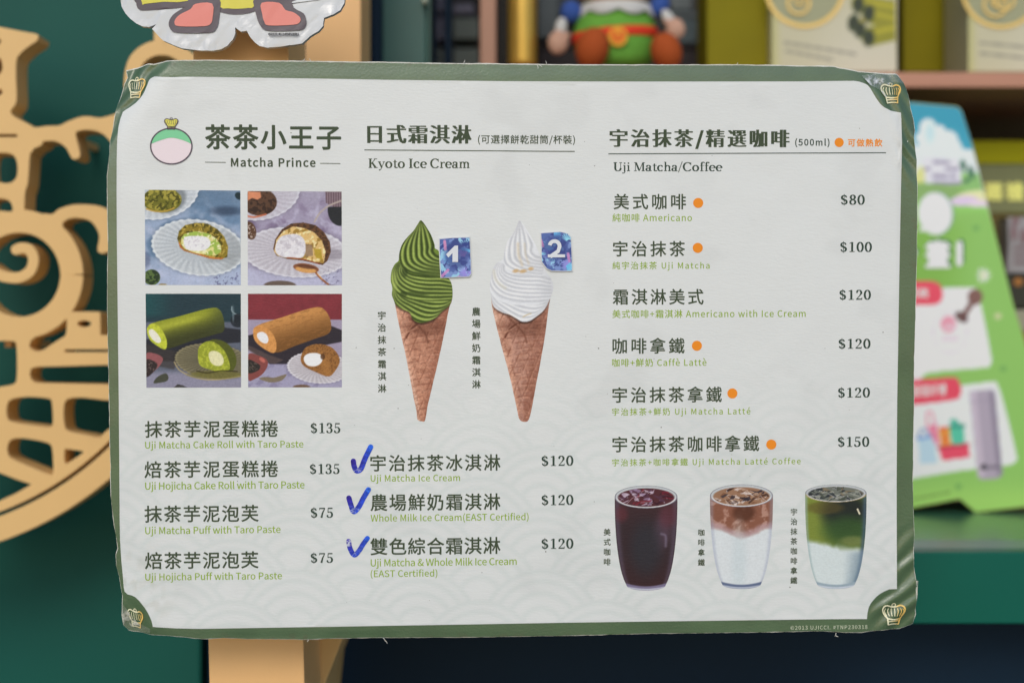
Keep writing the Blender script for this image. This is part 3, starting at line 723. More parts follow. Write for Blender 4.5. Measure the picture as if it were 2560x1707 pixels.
def pic2(X, Y):   # roasted tea puff with filling, spoon in front
    P = Paint(X, Y, (158, 150, 172)); P.put(sstep((P.n(110, 22) - 0.45) / 0.3), (126, 112, 138)); P.put(sstep((P.n(60, 19) - 0.5) / 0.25), (190, 186, 206), 0.6)
    P.put(sstep((X - 1100) / 200) * sstep((200 - Y) / 150), (164, 158, 176), 0.7)
    P.put(sstep((Y - 560) / 100), (184, 186, 208), 0.8)
    saucer(P, 900, 80, 285, 185, -12, (206, 206, 214), (168, 160, 172), 30, 0.3)
    P.put(P.ell(885, 135, 128, 100, 0, 5), (92, 66, 50)); P.put(sstep((P.n(20, 35, 2) - 0.54) / 0.1) * P.ell(885, 135, 126, 98, 0, 8), (60, 42, 34)); P.put(P.poly([(797, 55), (890, 60), (898, 100), (870, 118), (830, 105), (797, 125)], 10), (206, 138, 104))
    P.put(P.line([(797, 238), (850, 245), (930, 225)], 14, 6), (196, 110, 76), 0.8)
    P.put(P.poly([(1370, 55), (1500, 55), (1500, 170), (1440, 175), (1375, 140)], 5), (104, 84, 92)); P.put(P.poly([(1370, 55), (1500, 55), (1500, 170), (1440, 175), (1375, 140)], 5) * (0.5 + 0.5 * np.sin(X * 0.35)), (168, 152, 160), 0.6)
    P.put(P.ell(1480, 190, 92, 120, 0, 6) * sstep((Y - 165) / 8), (44, 46, 50)); P.put(P.line([(1290, 280), (1330, 215), (1400, 160), (1500, 120)], 13, 5), (176, 164, 156), 0.9)
    saucer(P, 1150, 505, 395, 185, 4, (214, 214, 220), (160, 152, 162), 36, 0.38)
    P.put(P.ell(1420, 520, 90, 40, 0, 25), (126, 118, 128), 0.5)
    P.put(P.ell(815, 345, 44, 68, -15, 5), (96, 70, 54)); P.put(P.ell(822, 350, 30, 50, -15, 8) * sstep((P.n(14, 3, 2) - 0.5) / 0.1), (206, 190, 180), 0.8)
    b = [(985, 480), (1000, 410), (1050, 335), (1120, 292), (1210, 285), (1300, 305), (1365, 360), (1405, 430), (1412, 500), (1385, 570), (1350, 598), (1280, 582), (1200, 565), (1090, 555), (1010, 530)]
    m = P.poly(b, 5); P.put(m, (104, 72, 48)); P.put(m * sstep((P.n(12, 6, 2) - 0.5) / 0.1), (66, 46, 34), 0.8)
    c = [(992, 500), (1010, 410), (1060, 350), (1130, 315), (1210, 325), (1290, 360), (1345, 420), (1372, 500), (1358, 585), (1290, 575), (1240, 560), (1100, 550), (1020, 530)]
    m = P.poly(c, 6); P.put(m, (214, 182, 122)); P.put(m * sstep((P.n(40, 11, 2) - 0.52) / 0.08), (160, 128, 62)); P.put(m * sstep((P.n(22, 12, 2) - 0.6) / 0.06), (238, 216, 166), 0.9)
    P.put(P.poly([(1285, 480), (1340, 480), (1350, 560), (1300, 545)], 8), (178, 152, 56)); P.put(P.poly([(1215, 440), (1275, 450), (1280, 530), (1225, 540)], 10) , (140, 118, 100), 0.8)
    m = P.poly(smooth_closed([(1000, 480), (1030, 400), (1090, 375), (1160, 372), (1210, 405), (1225, 470), (1205, 540), (1120, 548), (1030, 530)]), 8); P.put(m, (216, 213, 217)); P.put(m * sstep((P.n(30, 41, 3) - 0.52) / 0.2), (184, 178, 186), 0.6); P.put(m * sstep((P.n(22, 51, 3) - 0.6) / 0.1), (228, 226, 230), 0.8)
    P.put(P.line([(1090, 545), (1200, 555), (1330, 592)], 9, 5), (150, 78, 44), 0.9)
    P.put(P.line([(1290, 640), (1330, 690), (1395, 745)], 16, 4), (150, 96, 58)); P.put(P.line([(1310, 660), (1350, 705)], 5, 3), (226, 178, 120))
    P.put(P.ell(1228, 622, 96, 34, 8, 4), (136, 88, 60)); P.put(P.ell(1226, 634, 78, 22, 8, 6), (206, 156, 96)); P.put(P.ell(1230, 612, 70, 14, 8, 6), (84, 50, 38), 0.7)
    P.put(P.ell(1035, 748, 118, 34, 0, 5), (104, 90, 82)); P.put(sstep((P.n(12, 4, 2) - 0.62) / 0.1) * sstep((Y - 600) / 60) * sstep((X - 1300) / 100), (100, 94, 126), 0.6)
    P.grain(0.05, 9, 3); return P.out()
def roll(P, body, hi, lo, ang, face, fc, f1, cream):
    m = P.poly(smooth_closed(body, 5), 5)
    c, k = math.cos(math.radians(ang)), math.sin(math.radians(ang))
    return m
def pic3(X, Y):   # matcha roll on slate
    P = Paint(X, Y, (40, 62, 70)); P.put(sstep((300 - X) / 260) * sstep((1010 - Y) / 60), (34, 84, 86), 0.8)
    P.put(sstep((Y - 1012) / 16), (98, 104, 118)); P.put(sstep((Y - 1360) / 60), (140, 138, 156))
    P.put(P.line([(680, 905), (682, 940), (710, 962), (745, 968)], 8, 4), (150, 166, 170), 0.9); P.put(P.ell(725, 1010, 55, 50, 0, 8), (34, 40, 48), 0.9); P.put(P.ell(690, 960, 8, 60, 0, 6), (120, 136, 142), 0.6)
    P.put(P.poly([(45, 1150), (620, 1060), (745, 1075), (745, 1170), (600, 1180), (330, 1240), (280, 1310), (45, 1310)], 12), (44, 46, 54)); P.put(P.poly([(45, 1180), (330, 1250), (250, 1370), (45, 1330)], 20), (66, 60, 58), 0.7)
    m = P.poly(smooth_closed([(70, 1040), (300, 975), (520, 917), (590, 930), (622, 1010), (620, 1085), (560, 1110), (380, 1160), (190, 1215), (120, 1120)], 5), 5)
    t = ((Y - 917) + (X - 520) * 0.27) / 205.0
    col = np.array((142, 148, 48)) * (1 - sstep(t * 1.1))[..., None] + np.array((62, 66, 34)) * sstep(t * 1.1)[..., None]
    P.put(m, col); P.put(m * sstep((X - 470) / 150), (70, 78, 48), 0.5); P.put(m * np.exp(-((t - 0.22) / 0.14) ** 2) * sstep((560 - X) / 200), (176, 180, 66), 0.75)
    m = P.poly(smooth_closed([(52, 1080), (75, 1036), (120, 1036), (165, 1080), (198, 1150), (200, 1200), (182, 1222), (130, 1196), (75, 1150)], 5), 4); P.put(m, (190, 196, 66)); P.put(m * sstep((P.n(14, 5, 2) - 0.5) / 0.15), (160, 170, 54), 0.6)
    P.put(P.poly(smooth_closed([(66, 1085), (90, 1072), (125, 1100), (155, 1145), (150, 1172), (120, 1170), (80, 1130)], 5), 6), (226, 222, 206))
    r, th = saucer(P, 540, 1310, 282, 130, 6, (150, 140, 108), (66, 66, 56), 42, 0.35)
    P.put(P.line([(255, 1315), (300, 1380), (420, 1432), (560, 1446), (745, 1420)], 9, 5), (172, 156, 118), 0.9); P.put(P.ell(560, 1410, 200, 30, 0, 14), (112, 108, 50), 0.7)
    m = P.poly(smooth_closed([(520, 1158), (600, 1155), (670, 1200), (712, 1280), (705, 1350), (660, 1385), (600, 1250)], 5), 5); P.put(m, (86, 92, 36))
    m = P.poly(smooth_closed([(430, 1230), (460, 1180), (520, 1160), (590, 1195), (640, 1260), (665, 1340), (655, 1375), (590, 1388), (500, 1365), (440, 1330)], 5), 5); P.put(m, (148, 156, 52)); P.put(m * sstep((P.n(15, 15, 2) - 0.5) / 0.15), (178, 184, 66), 0.8)
    P.put(P.poly(smooth_closed([(510, 1250), (545, 1232), (590, 1248), (618, 1290), (610, 1335), (560, 1342), (520, 1310)], 5), 7), (218, 214, 172)); P.put(P.line([(420, 1380), (500, 1395), (600, 1380), (720, 1385)], 10, 6), (58, 52, 30), 0.8)
    P.put(P.poly(smooth_closed([(45, 1258), (110, 1252), (165, 1280), (165, 1315), (120, 1370), (45, 1415)], 5), 5), (146, 90, 92)); P.put(P.poly(smooth_closed([(45, 1300), (110, 1312), (130, 1345), (90, 1400), (45, 1420)], 5), 8), (56, 46, 46)); P.put(sstep((P.n(9, 4, 2) - 0.6) / 0.1) * P.ell(80, 1350, 50, 45, 0, 8), (130, 110, 104), 0.7)
    P.put(P.poly(smooth_closed([(100, 1470), (130, 1425), (190, 1398), (212, 1425), (200, 1455), (150, 1468)], 4), 5), (74, 76, 64)); P.put(P.poly([(250, 1503), (280, 1478), (320, 1488), (350, 1503)], 5), (66, 64, 64))
    P.grain(0.06, 8, 5); return P.out()
def pic4(X, Y):   # roasted tea roll on slate, red wall
    P = Paint(X, Y, (128, 54, 62)); P.grain(0.05, 60, 9)
    P.put(sstep((Y - 998) / 8), (158, 148, 168)); P.put(sstep((Y - 1290) / 60), (158, 154, 178)); P.put(sstep((P.n(50, 9) - 0.5) / 0.2) * sstep((Y - 1290) / 30), (128, 122, 150), 0.6)
    P.put(P.poly([(800, 1120), (1000, 1060), (1395, 1040), (1495, 1080), (1495, 1165), (1320, 1200), (1080, 1330), (960, 1330), (800, 1215)], 8), (52, 46, 54)); P.put(P.poly([(800, 1190), (950, 1260), (1060, 1300), (1000, 1330), (940, 1320), (800, 1225)], 12), (92, 78, 76), 0.8)
    m = P.poly(smooth_closed([(850, 1060), (1050, 985), (1290, 912), (1370, 935), (1412, 1020), (1400, 1100), (1290, 1145), (1150, 1195), (1000, 1245), (930, 1150)], 5), 5)
    t = ((Y - 912) + (X - 1290) * 0.3) / 215.0
    col = np.array((196, 142, 84)) * (1 - sstep(t))[..., None] + np.array((122, 84, 44)) * sstep(t)[..., None]
    P.put(m, col); P.put(m * sstep((P.n(9, 5, 2, -17, 3) - 0.55) / 0.1), (150, 104, 58), 0.45)
    m = P.poly(smooth_closed([(836, 1090), (850, 1058), (890, 1045), (945, 1070), (990, 1120), (1010, 1190), (1000, 1240), (970, 1245), (900, 1205), (850, 1155)], 5), 4); P.put(m, (208, 150, 88)); P.put(m * sstep((P.n(14, 5, 2) - 0.5) / 0.15), (190, 132, 74), 0.6)
    P.put(P.poly(smooth_closed([(868, 1105), (900, 1092), (935, 1110), (950, 1150), (935, 1178), (895, 1165), (870, 1135)], 5), 6), (226, 224, 226))
    saucer(P, 1320, 1355, 232, 118, 4, (216, 214, 218), (150, 142, 148), 38, 0.4)
    m = P.poly(smooth_closed([(1195, 1260), (1230, 1205), (1310, 1182), (1400, 1198), (1455, 1245), (1478, 1310), (1440, 1385), (1390, 1422), (1290, 1385), (1220, 1350), (1190, 1310)], 5), 5)
    P.put(m, (152, 106, 58)); P.put(m * sstep((P.n(8, 5, 2) - 0.55) / 0.1), (108, 72, 38), 0.7)
    P.put(m * P.line([(1335, 1270), (1370, 1330), (1385, 1400)], 60, 40), (176, 126, 70), 0.5)
    P.put(P.poly(smooth_closed([(1215, 1275), (1250, 1252), (1310, 1250), (1350, 1275), (1340, 1320), (1300, 1345), (1245, 1342), (1215, 1310)], 5), 7), (234, 234, 236)); P.put(P.ell(1352, 1275, 18, 22, 0, 8), (84, 54, 30), 0.8)
    P.put(P.poly(smooth_closed([(800, 1262), (870, 1265), (935, 1295), (945, 1340), (910, 1400), (850, 1440), (800, 1440)], 5), 5), (132, 74, 70)); P.put(P.poly(smooth_closed([(800, 1300), (860, 1320), (890, 1345), (870, 1380), (800, 1395)], 5), 7), (50, 46, 44)); P.put(P.ell(905, 1300, 26, 14, 40, 8), (206, 120, 106), 0.7); P.put(sstep((P.n(8, 4, 2) - 0.6) / 0.1) * P.ell(835, 1350, 40, 35, 0, 8), (120, 104, 92), 0.7)
    P.put(P.poly(smooth_closed([(880, 1435), (930, 1425), (990, 1430), (1060, 1410), (1085, 1408), (1050, 1450), (980, 1466), (920, 1455)], 4), 5), (128, 116, 98)); P.put(P.ell(1195, 1500, 64, 18, 0, 5), (112, 88, 70))
    P.grain(0.05, 8, 7); return P.out()
def framed(fn, q, label):
    pts = [(350 + x / 2.958, 460 + y / 2.958) for x, y in q]
    d = []
    for i in range(4):
        a, b = np.array(pts[i]), np.array(pts[(i + 1) % 4]); d += [tuple(a + (b - a) * k / 30) for k in range(30)]
    flat_print('food_photo', [d], [], 0.00062, m_print, 1.65, lambda X, Y: fn((X - 350) * 2.958, (Y - 460) * 2.958), label)
framed(pic1, [(38, 44), (743, 50), (746, 748), (42, 746)], 'printed picture of a green matcha puff on a white fluted plate')
framed(pic2, [(796, 53), (1491, 57), (1494, 748), (798, 749)], 'printed picture of a brown puff with pale filling and a spoon')
framed(pic3, [(44, 811), (746, 811), (748, 1503), (48, 1504)], 'printed picture of a green cake roll against a dark wall')
framed(pic4, [(799, 811), (1493, 812), (1493, 1502), (800, 1502)], 'printed picture of a brown cake roll against a red wall')

def lerp_path(A, B, t, n=24):
    a = np.array(smooth_open(A, 6)); b = np.array(smooth_open(B, 6))
    ia = np.linspace(0, len(a) - 1, n); ib = np.linspace(0, len(b) - 1, n)
    ra = np.stack([np.interp(ia, range(len(a)), a[:, k]) for k in (0, 1)], 1); rb = np.stack([np.interp(ib, range(len(b)), b[:, k]) for k in (0, 1)], 1)
    return [tuple(p) for p in ra + (rb - ra) * t]
def swirl(P, mask, A, B, N, lit, dark, base, wd, wl, k=1.0):
    m = mask
    P.put(m, base)
    for i in range(N + 1):
        t = i / N; q = lerp_path(A, B, t)
        d = pdist(P.X, P.Y, q, False); P.put(m * np.exp(-(d / (wd * (0.65 + 0.8 * vnoise(P.X, P.Y, 70, i)))) ** 2), dark, 0.88 * k)
        if i < N:
            q = lerp_path(A, B, t + 0.45 / N); d = pdist(P.X, P.Y, q, False); P.put(m * np.exp(-(d / wl) ** 2), lit, 0.8 * k)
def softserve(X, Y, dx, lit, dark, base, white):
    P = Paint(X, Y, base); ox = dx
    S_ = lambda L_: [(x + ox, y) for x, y in L_]
    k = 0.75 if white else 1.0
    # cone first
    P.C[:] = np.array((186, 136, 112)) if not white else np.array((178, 136, 120))
    mid = 375 + ox + (Y - 1100) * 0.02; hw = np.maximum((1500 - Y) * 0.232, 26); s = (X - mid) / hw
    P.put(sstep((-s - 0.25) / 0.7), (212, 166, 142), 0.75); P.put(sstep((s - 0.1) / 0.9), (138, 88, 70), 0.55); P.put(sstep((-s - 0.85) / 0.15), (224, 196, 178), 0.5)
    P.put(sstep((P.n(46, 3, 3) - 0.46) / 0.2), (146, 98, 76), 0.28)
    wb = 10 * (vnoise(X, Y, 50, 7) - 0.5)
    for i in range(19):     # pressed waffle lines
        y0 = 770 + i * 42
        d = Y - y0 + 0.14 * (X - mid) - 6 * s * s + wb; P.put(np.exp(-(d / 5) ** 2) * sstep((vnoise(X, Y, 30, i) - 0.3) / 0.3), (118, 70, 54), 0.42); P.put(np.exp(-((d - 10) / 6) ** 2) * sstep((vnoise(X, Y, 34, i + 9) - 0.3) / 0.3), (212, 164, 140), 0.35)
    for i in range(-9, 12):
        d = (X - mid) + 0.42 * (Y - 1000) - i * 74 + wb; P.put(np.exp(-(d / 5.5) ** 2) * sstep((vnoise(X, Y, 34, i + 40) - 0.3) / 0.3), (116, 68, 50), 0.42); P.put(np.exp(-((d - 10) / 6) ** 2), (212, 164, 140), 0.22)
    for i in range(-9, 9):
        d = (X - mid) - 0.30 * (Y - 1000) - i * 88 + wb; P.put(np.exp(-(d / 5) ** 2) * sstep((vnoise(X, Y, 30, i + 60) - 0.45) / 0.3), (124, 76, 58), 0.32)
    P.put(sstep((P.n(30, 63, 2) - 0.56) / 0.12), (206, 158, 134), 0.25); P.put(sstep((P.n(16, 73, 2) - 0.62) / 0.1), (116, 70, 54), 0.25)
    P.put(P.line(S_([(270, 905), (300, 850), (345, 815), (385, 800)]), 12, 8), (96, 52, 38), 0.8); P.put(P.line(S_([(270, 870), (330, 840), (360, 812)]), 12, 8), (216, 170, 144), 0.7); P.put(P.line(S_([(285, 760), (330, 800), (400, 880), (420, 940)]), 14, 14), (104, 62, 46), 0.55)
    P.put(P.ell(400 + ox, 830, 150, 60, 0, 60), (92, 52, 38), 0.45)
    P.grain(0.10, 7, 3); P.grain(0.05, 3, 5)
    P.put(sstep((640 - Y) / 20), base)
    # lower layer, middle layer, top
    low = S_([(178, 560), (170, 610), (190, 670), (235, 705), (290, 728), (310, 770), (345, 798), (400, 800), (470, 770), (520, 720), (570, 680), (590, 620), (590, 560)]) if not white else S_([(178, 560), (172, 620), (190, 690), (250, 730), (300, 745), (345, 770), (390, 795), (440, 790), (480, 765), (540, 715), (580, 640), (608, 560), (590, 520)])
    M = P.poly(smooth_closed(low, 4), 5); P.mul(sstep((P.poly(smooth_closed([(x, y + 14) for x, y in low], 3), 20)) - M), 0.6)
    swirl(P, M, S_([(176, 560), (182, 650), (260, 725), (350, 785), (430, 790), (520, 730)]), S_([(200, 545), (270, 600), (380, 630), (480, 640), (560, 635), (600, 622)]), 5, lit, dark, base, 9, 7.5, k)
    mid_ = S_([(245, 380), (190, 400), (163, 450), (160, 510), (175, 560), (220, 610), (300, 640), (420, 650), (520, 650), (590, 640), (592, 570), (575, 510), (500, 400)]) if not white else S_([(245, 370), (200, 390), (175, 450), (160, 520), (165, 580), (210, 640), (300, 670), (420, 680), (520, 670), (600, 620), (606, 540), (590, 480), (500, 390)])
    M = P.poly(smooth_closed(mid_, 4), 5)
    swirl(P, M, S_([(205, 385), (165, 450), (172, 545), (240, 615), (350, 645), (470, 650), (590, 640)]), S_([(262, 400), (262, 440), (310, 468), (380, 478), (450, 480), (520, 480), (585, 500)]), 6, lit, dark, base, 9, 7.5, k)
    top = S_([(372, 86), (352, 110), (320, 160), (270, 210), (235, 262), (218, 325), (226, 380), (250, 425), (300, 452), (380, 468), (440, 474), (500, 480), (540, 450), (520, 340), (490, 300), (468, 285), (466, 262), (440, 190), (400, 120)])
    if white: top = S_([(370, 86), (350, 130), (320, 190), (280, 250), (262, 320), (258, 380), (290, 430), (340, 455), (420, 470), (520, 480), (560, 440), (520, 340), (490, 290), (450, 220), (410, 150)])
    M = P.poly(smooth_closed(top, 3), 4)
    swirl(P, M, S_([(362, 92), (300, 180), (242, 260), (222, 330), (245, 410), (330, 455), (430, 470), (520, 480)]), S_([(374, 92), (410, 130), (440, 200), (456, 262), (450, 300), (470, 330), (500, 345), (540, 350)]), 6, lit, dark, base, 10.5, 8, k)
    if white:
        for (x, y, r) in ((1035, 440, 22), (1085, 442, 26), (1140, 425, 18)): P.put(P.ell(x, y, r, 12, -10, 14), (196, 160, 110), 0.8)
        P.put(P.line([(1050, 250), (1055, 330), (1080, 400)], 18, 22), (200, 182, 150), 0.5); P.put(P.line([(1095, 250), (1105, 330), (1125, 390)], 14, 18), (200, 184, 156), 0.4)
        P.put(P.line([(880, 440), (900, 510), (960, 560)], 20, 24), (206, 200, 176), 0.4); P.put(P.line([(1085, 762), (1110, 748), (1140, 738)], 9, 6), (196, 178, 140), 0.7)
        P.put(sstep((X - 1140) / 150) * sstep((720 - Y) / 40), (176, 178, 182), 0.35)
    else:
        P.put(P.ell(330, 600, 90, 14, 4, 12), (66, 82, 36), 0.7); P.put(P.ell(400, 462, 90, 14, 6, 12), (64, 80, 34), 0.6); P.put(P.ell(258, 450, 20, 34, 0, 14), (52, 68, 28), 0.6); P.put(P.ell(250, 600, 24, 20, 20, 10), (52, 68, 28), 0.6)
        P.put(P.ell(470, 440, 60, 40, 0, 40), (88, 104, 50), 0.6); P.put(P.ell(180, 520, 26, 90, 0, 30), (182, 196, 112), 0.45)
    P.grain(0.07 if not white else 0.025, 6, 11)
    return P.out()
def outl(pts): return [(920 + x / 2.8, 520 + y / 2.8) for x, y in pts]
cone1 = smooth_closed([(370, 86), (350, 110), (318, 160), (270, 210), (235, 262), (218, 325), (214, 368), (185, 395), (163, 445), (158, 510), (170, 560), (168, 610), (186, 660), (198, 720), (235, 900), (270, 1060), (300, 1220), (320, 1330), (340, 1420), (346, 1478), (378, 1491), (400, 1482), (418, 1380), (440, 1290), (480, 1120), (520, 940), (548, 800), (570, 690), (585, 655), (592, 600), (588, 540), (572, 500), (545, 470), (520, 380), (495, 300), (470, 282), (466, 255), (440, 185), (400, 120)], 3)
cone2 = smooth_closed([(1058, 86), (1040, 130), (1010, 185), (975, 235), (955, 300), (945, 360), (900, 385), (872, 430), (858, 500), (852, 560), (862, 620), (868, 690), (900, 830), (940, 990), (985, 1150), (1020, 1300), (1045, 1420), (1060, 1478), (1095, 1494), (1125, 1478), (1150, 1380), (1175, 1240), (1210, 1060), (1240, 880), (1258, 740), (1274, 640), (1295, 580), (1297, 530), (1280, 490), (1255, 460), (1230, 400), (1200, 320), (1170, 250), (1130, 180), (1090, 120)], 3)
flat_print('ice_cream_print', [jitter(outl(cone1), 3, 0.6, 4)], [], 0.00062, m_print, 1.5, lambda X, Y: softserve((X - 920) * 2.8, (Y - 520) * 2.8, 0, (182, 198, 112), (46, 60, 24), (116, 138, 58), False), 'printed green matcha soft serve in a waffle cone')
flat_print('ice_cream_print', [jitter(outl(cone2), 3, 0.4, 5)], [], 0.00062, m_print, 1.5, lambda X, Y: softserve((X - 920) * 2.8, (Y - 520) * 2.8, 690, (236, 237, 238), (176, 178, 183), (218, 220, 223), True), 'printed white milk soft serve in a waffle cone')

def glass(X, Y, x0, x1, yt, yb, kind):
    P = Paint(X, Y, (205, 207, 205)); cx = (x0 + x1) / 2; rw = (x1 - x0) / 2
    t = np.clip((Y - yt - 90) / (yb - yt - 90), 0, 1); hw = rw * (1 - 0.34 * t ** 2.4 - 0.14 * t ** 10); s = (X - cx) / hw
    if kind == 0:
        P.C[:] = (56, 42, 46); P.put(sstep((1 - Y / 500.0)) , (84, 46, 48), 0.7); P.put(sstep((Y - 640) / 260), (62, 40, 42), 0.7); P.put(np.exp(-((np.abs(s) - 0.93) / 0.10) ** 2), (108, 98, 118), 0.45); P.put(P.ell(cx + 130, 480, 70, 150, 10, 80), (104, 82, 100), 0.5); P.put(P.ell(240, 340, 50, 60, 0, 60), (112, 52, 60), 0.5); P.put(P.ell(620, 350, 70, 90, 0, 80), (104, 50, 60), 0.5)
        P.put(P.ell(cx, 620, 120, 210, 0, 120), (50, 50, 56), 0.8); P.put(P.line([(565, 500), (600, 520), (600, 600)], 18, 24), (142, 134, 156), 0.5)
    elif kind == 1:
        P.C[:] = (206, 211, 213); b = 500 + 24 * np.sin(X / 60) + 26 * (P.n(70, 5) - 0.5) - 40 * s * s; P.put(sstep((b - Y) / 60 + 0.5), (134, 90, 72)); P.put(sstep((b - Y) / 60 + 0.5) * sstep((P.n(50, 8, 3) - 0.5) / 0.2), (188, 152, 138), 0.7); P.put(sstep((b + 25 - Y) / 30) * sstep((Y - b + 60) / 40), (178, 152, 158), 0.6)
        P.put(P.ell(1240, 330, 90, 70, 0, 50), (84, 50, 36), 0.8); P.put(np.exp(-((np.abs(s) - 0.96) / 0.07) ** 2), (150, 156, 176), 0.4); P.put(P.ell(1200, 720, 60, 260, 0, 80), (190, 201, 204), 0.6)
    else:
        P.C[:] = (200, 209, 209); b = 590 + 40 * s + 26 * (P.n(90, 5) - 0.5) * 2; P.put(sstep((b - Y) / 70 + 0.5), (98, 116, 54)); P.put(sstep((b - Y) / 70 + 0.5) * sstep((0.1 - s) / 0.8), (128, 140, 62), 0.8); P.put(P.ell(2070, 320, 190, 150, 0, 130), (40, 46, 42), 1.0); P.put(P.ell(2090, 470, 190, 110, 0, 120), (56, 84, 46), 0.9); P.put(P.ell(1900, 290, 150, 50, 0, 30), (96, 84, 44), 0.6); P.put(P.ell(2130, 560, 100, 40, 0, 40), (132, 138, 84), 0.6)
        P.put(np.exp(-((s - 0.95) / 0.08) ** 2), (72, 92, 116), 0.7); P.put(np.exp(-((s + 0.97) / 0.05) ** 2), (150, 170, 170), 0.6); P.put(P.line([(2168, 300), (2185, 338)], 12, 5), (224, 216, 190)); P.put(sstep((s - 0.2) / 0.8) * sstep((Y - 620) / 60), (112, 132, 146), 0.7)
    # base of the glass
    P.put(sstep((Y - (yb - 66 + 26 * (1 - s * s))) / 12), {0: (120, 112, 138), 1: (96, 108, 134), 2: (146, 162, 172)}[kind]); P.put(np.exp(-((Y - (yb - 26 + 18 * (1 - s * s))) / 7) ** 2), (206, 210, 220), 0.8)
    # open top
    ry = 92 if kind != 2 else 72; ty = yt + ry
    m = P.ell(cx, ty, rw, ry, 0, 4); P.put(m, (184, 188, 190)); P.put(np.exp(-((P.r - 0.985) / 0.018) ** 2), (98, 100, 116), 0.7); r = P.r.copy()
    P.put(np.exp(-((r - 0.94) / 0.03) ** 2) * sstep((Y - ty) / 30), (232, 226, 228), 0.8)
    base = {0: (84, 46, 52), 1: (150, 116, 92), 2: (112, 116, 108)}[kind]
    m = P.ell(cx, ty + 6, rw * 0.9, ry * 0.82, 0, 6); P.put(m, base); rnd = random.Random(kind + 3)
    pal = {0: [(150, 130, 158), (58, 26, 40), (196, 182, 198), (130, 40, 56), (86, 56, 74)], 1: [(66, 44, 38), (178, 150, 130), (214, 202, 196), (120, 84, 62), (52, 46, 56)], 2: [(44, 50, 54), (150, 152, 142), (70, 76, 66), (36, 40, 46), (130, 118, 96)]}[kind]
    for i in range(64):
        a = rnd.uniform(0, 6.28); q = rnd.uniform(0.02, 1.0) ** 0.5; x = cx + rw * 0.86 * q * math.cos(a); y = ty + 6 + ry * 0.72 * q * math.sin(a); w_ = rnd.uniform(20, 56); h_ = rnd.uniform(7, 20); an = rnd.uniform(-0.7, 0.7)
        pts = [(x + w_ * math.cos(b_) * math.cos(an) - h_ * math.sin(b_) * math.sin(an), y + w_ * math.cos(b_) * math.sin(an) + h_ * math.sin(b_) * math.cos(an)) for b_ in sorted(rnd.uniform(0, 6.28) for _ in range(5))]
        P.put(m * P.poly(pts, 4), pal[i % 5], 0.75)
        if i % 3 == 0: P.put(m * P.line(pts[:3], 3, 3), (226, 222, 226), 0.6)
    if kind == 2: P.put(np.exp(-((r - 1.0) / 0.03) ** 2) * sstep((Y - ty) / 20), (176, 158, 104), 0.8)
    P.grain(0.025, 12, kind); return P.out()
def gl_outline(x0, x1, yt, yb, ry):
    cx = (x0 + x1) / 2; rw = (x1 - x0) / 2; ty = yt + ry; pts = [(cx + rw * math.cos(a), ty - ry * math.sin(a)) for a in np.linspace(0, math.pi, 24)][::1]
    left = []; right = []
    for t in np.linspace(0, 1, 16):
        y = ty + (yb - 40 - ty) * t; tt = max(0, (y - yt - 90) / (yb - yt - 90)); hw = rw * (1 - 0.34 * tt ** 2.4 - 0.14 * tt ** 10); left.append((cx - hw, y)); right.append((cx + hw, y))
    hw = right[-1][0] - cx; bot = [(cx + hw * math.cos(a), yb - 40 + 40 * math.sin(a)) for a in np.linspace(math.pi, 0, 14)][1:-1]
    return [(1480 + x / 3.2667, 1180 + y / 3.2667) for x, y in pts + left[1:] + bot + right[::-1][:-1]]
for kind, (x0, x1, yt, yb, lab) in enumerate(((184, 696, 106, 962, 'printed glass of dark red iced coffee'), (963, 1478, 98, 950, 'printed glass of iced latte, brown over white'), (1741, 2242, 98, 950, 'printed glass of green matcha coffee over white milk'))):
    o_ = gl_outline(x0, x1, yt, yb, 92 if kind != 2 else 72)
    flat_print('drink_print', [o_], [], 0.00062, m_print, 1.4, lambda X, Y: glass((X - 1480) * 3.2667, (Y - 1180) * 3.2667, x0, x1, yt, yb, kind), lab)

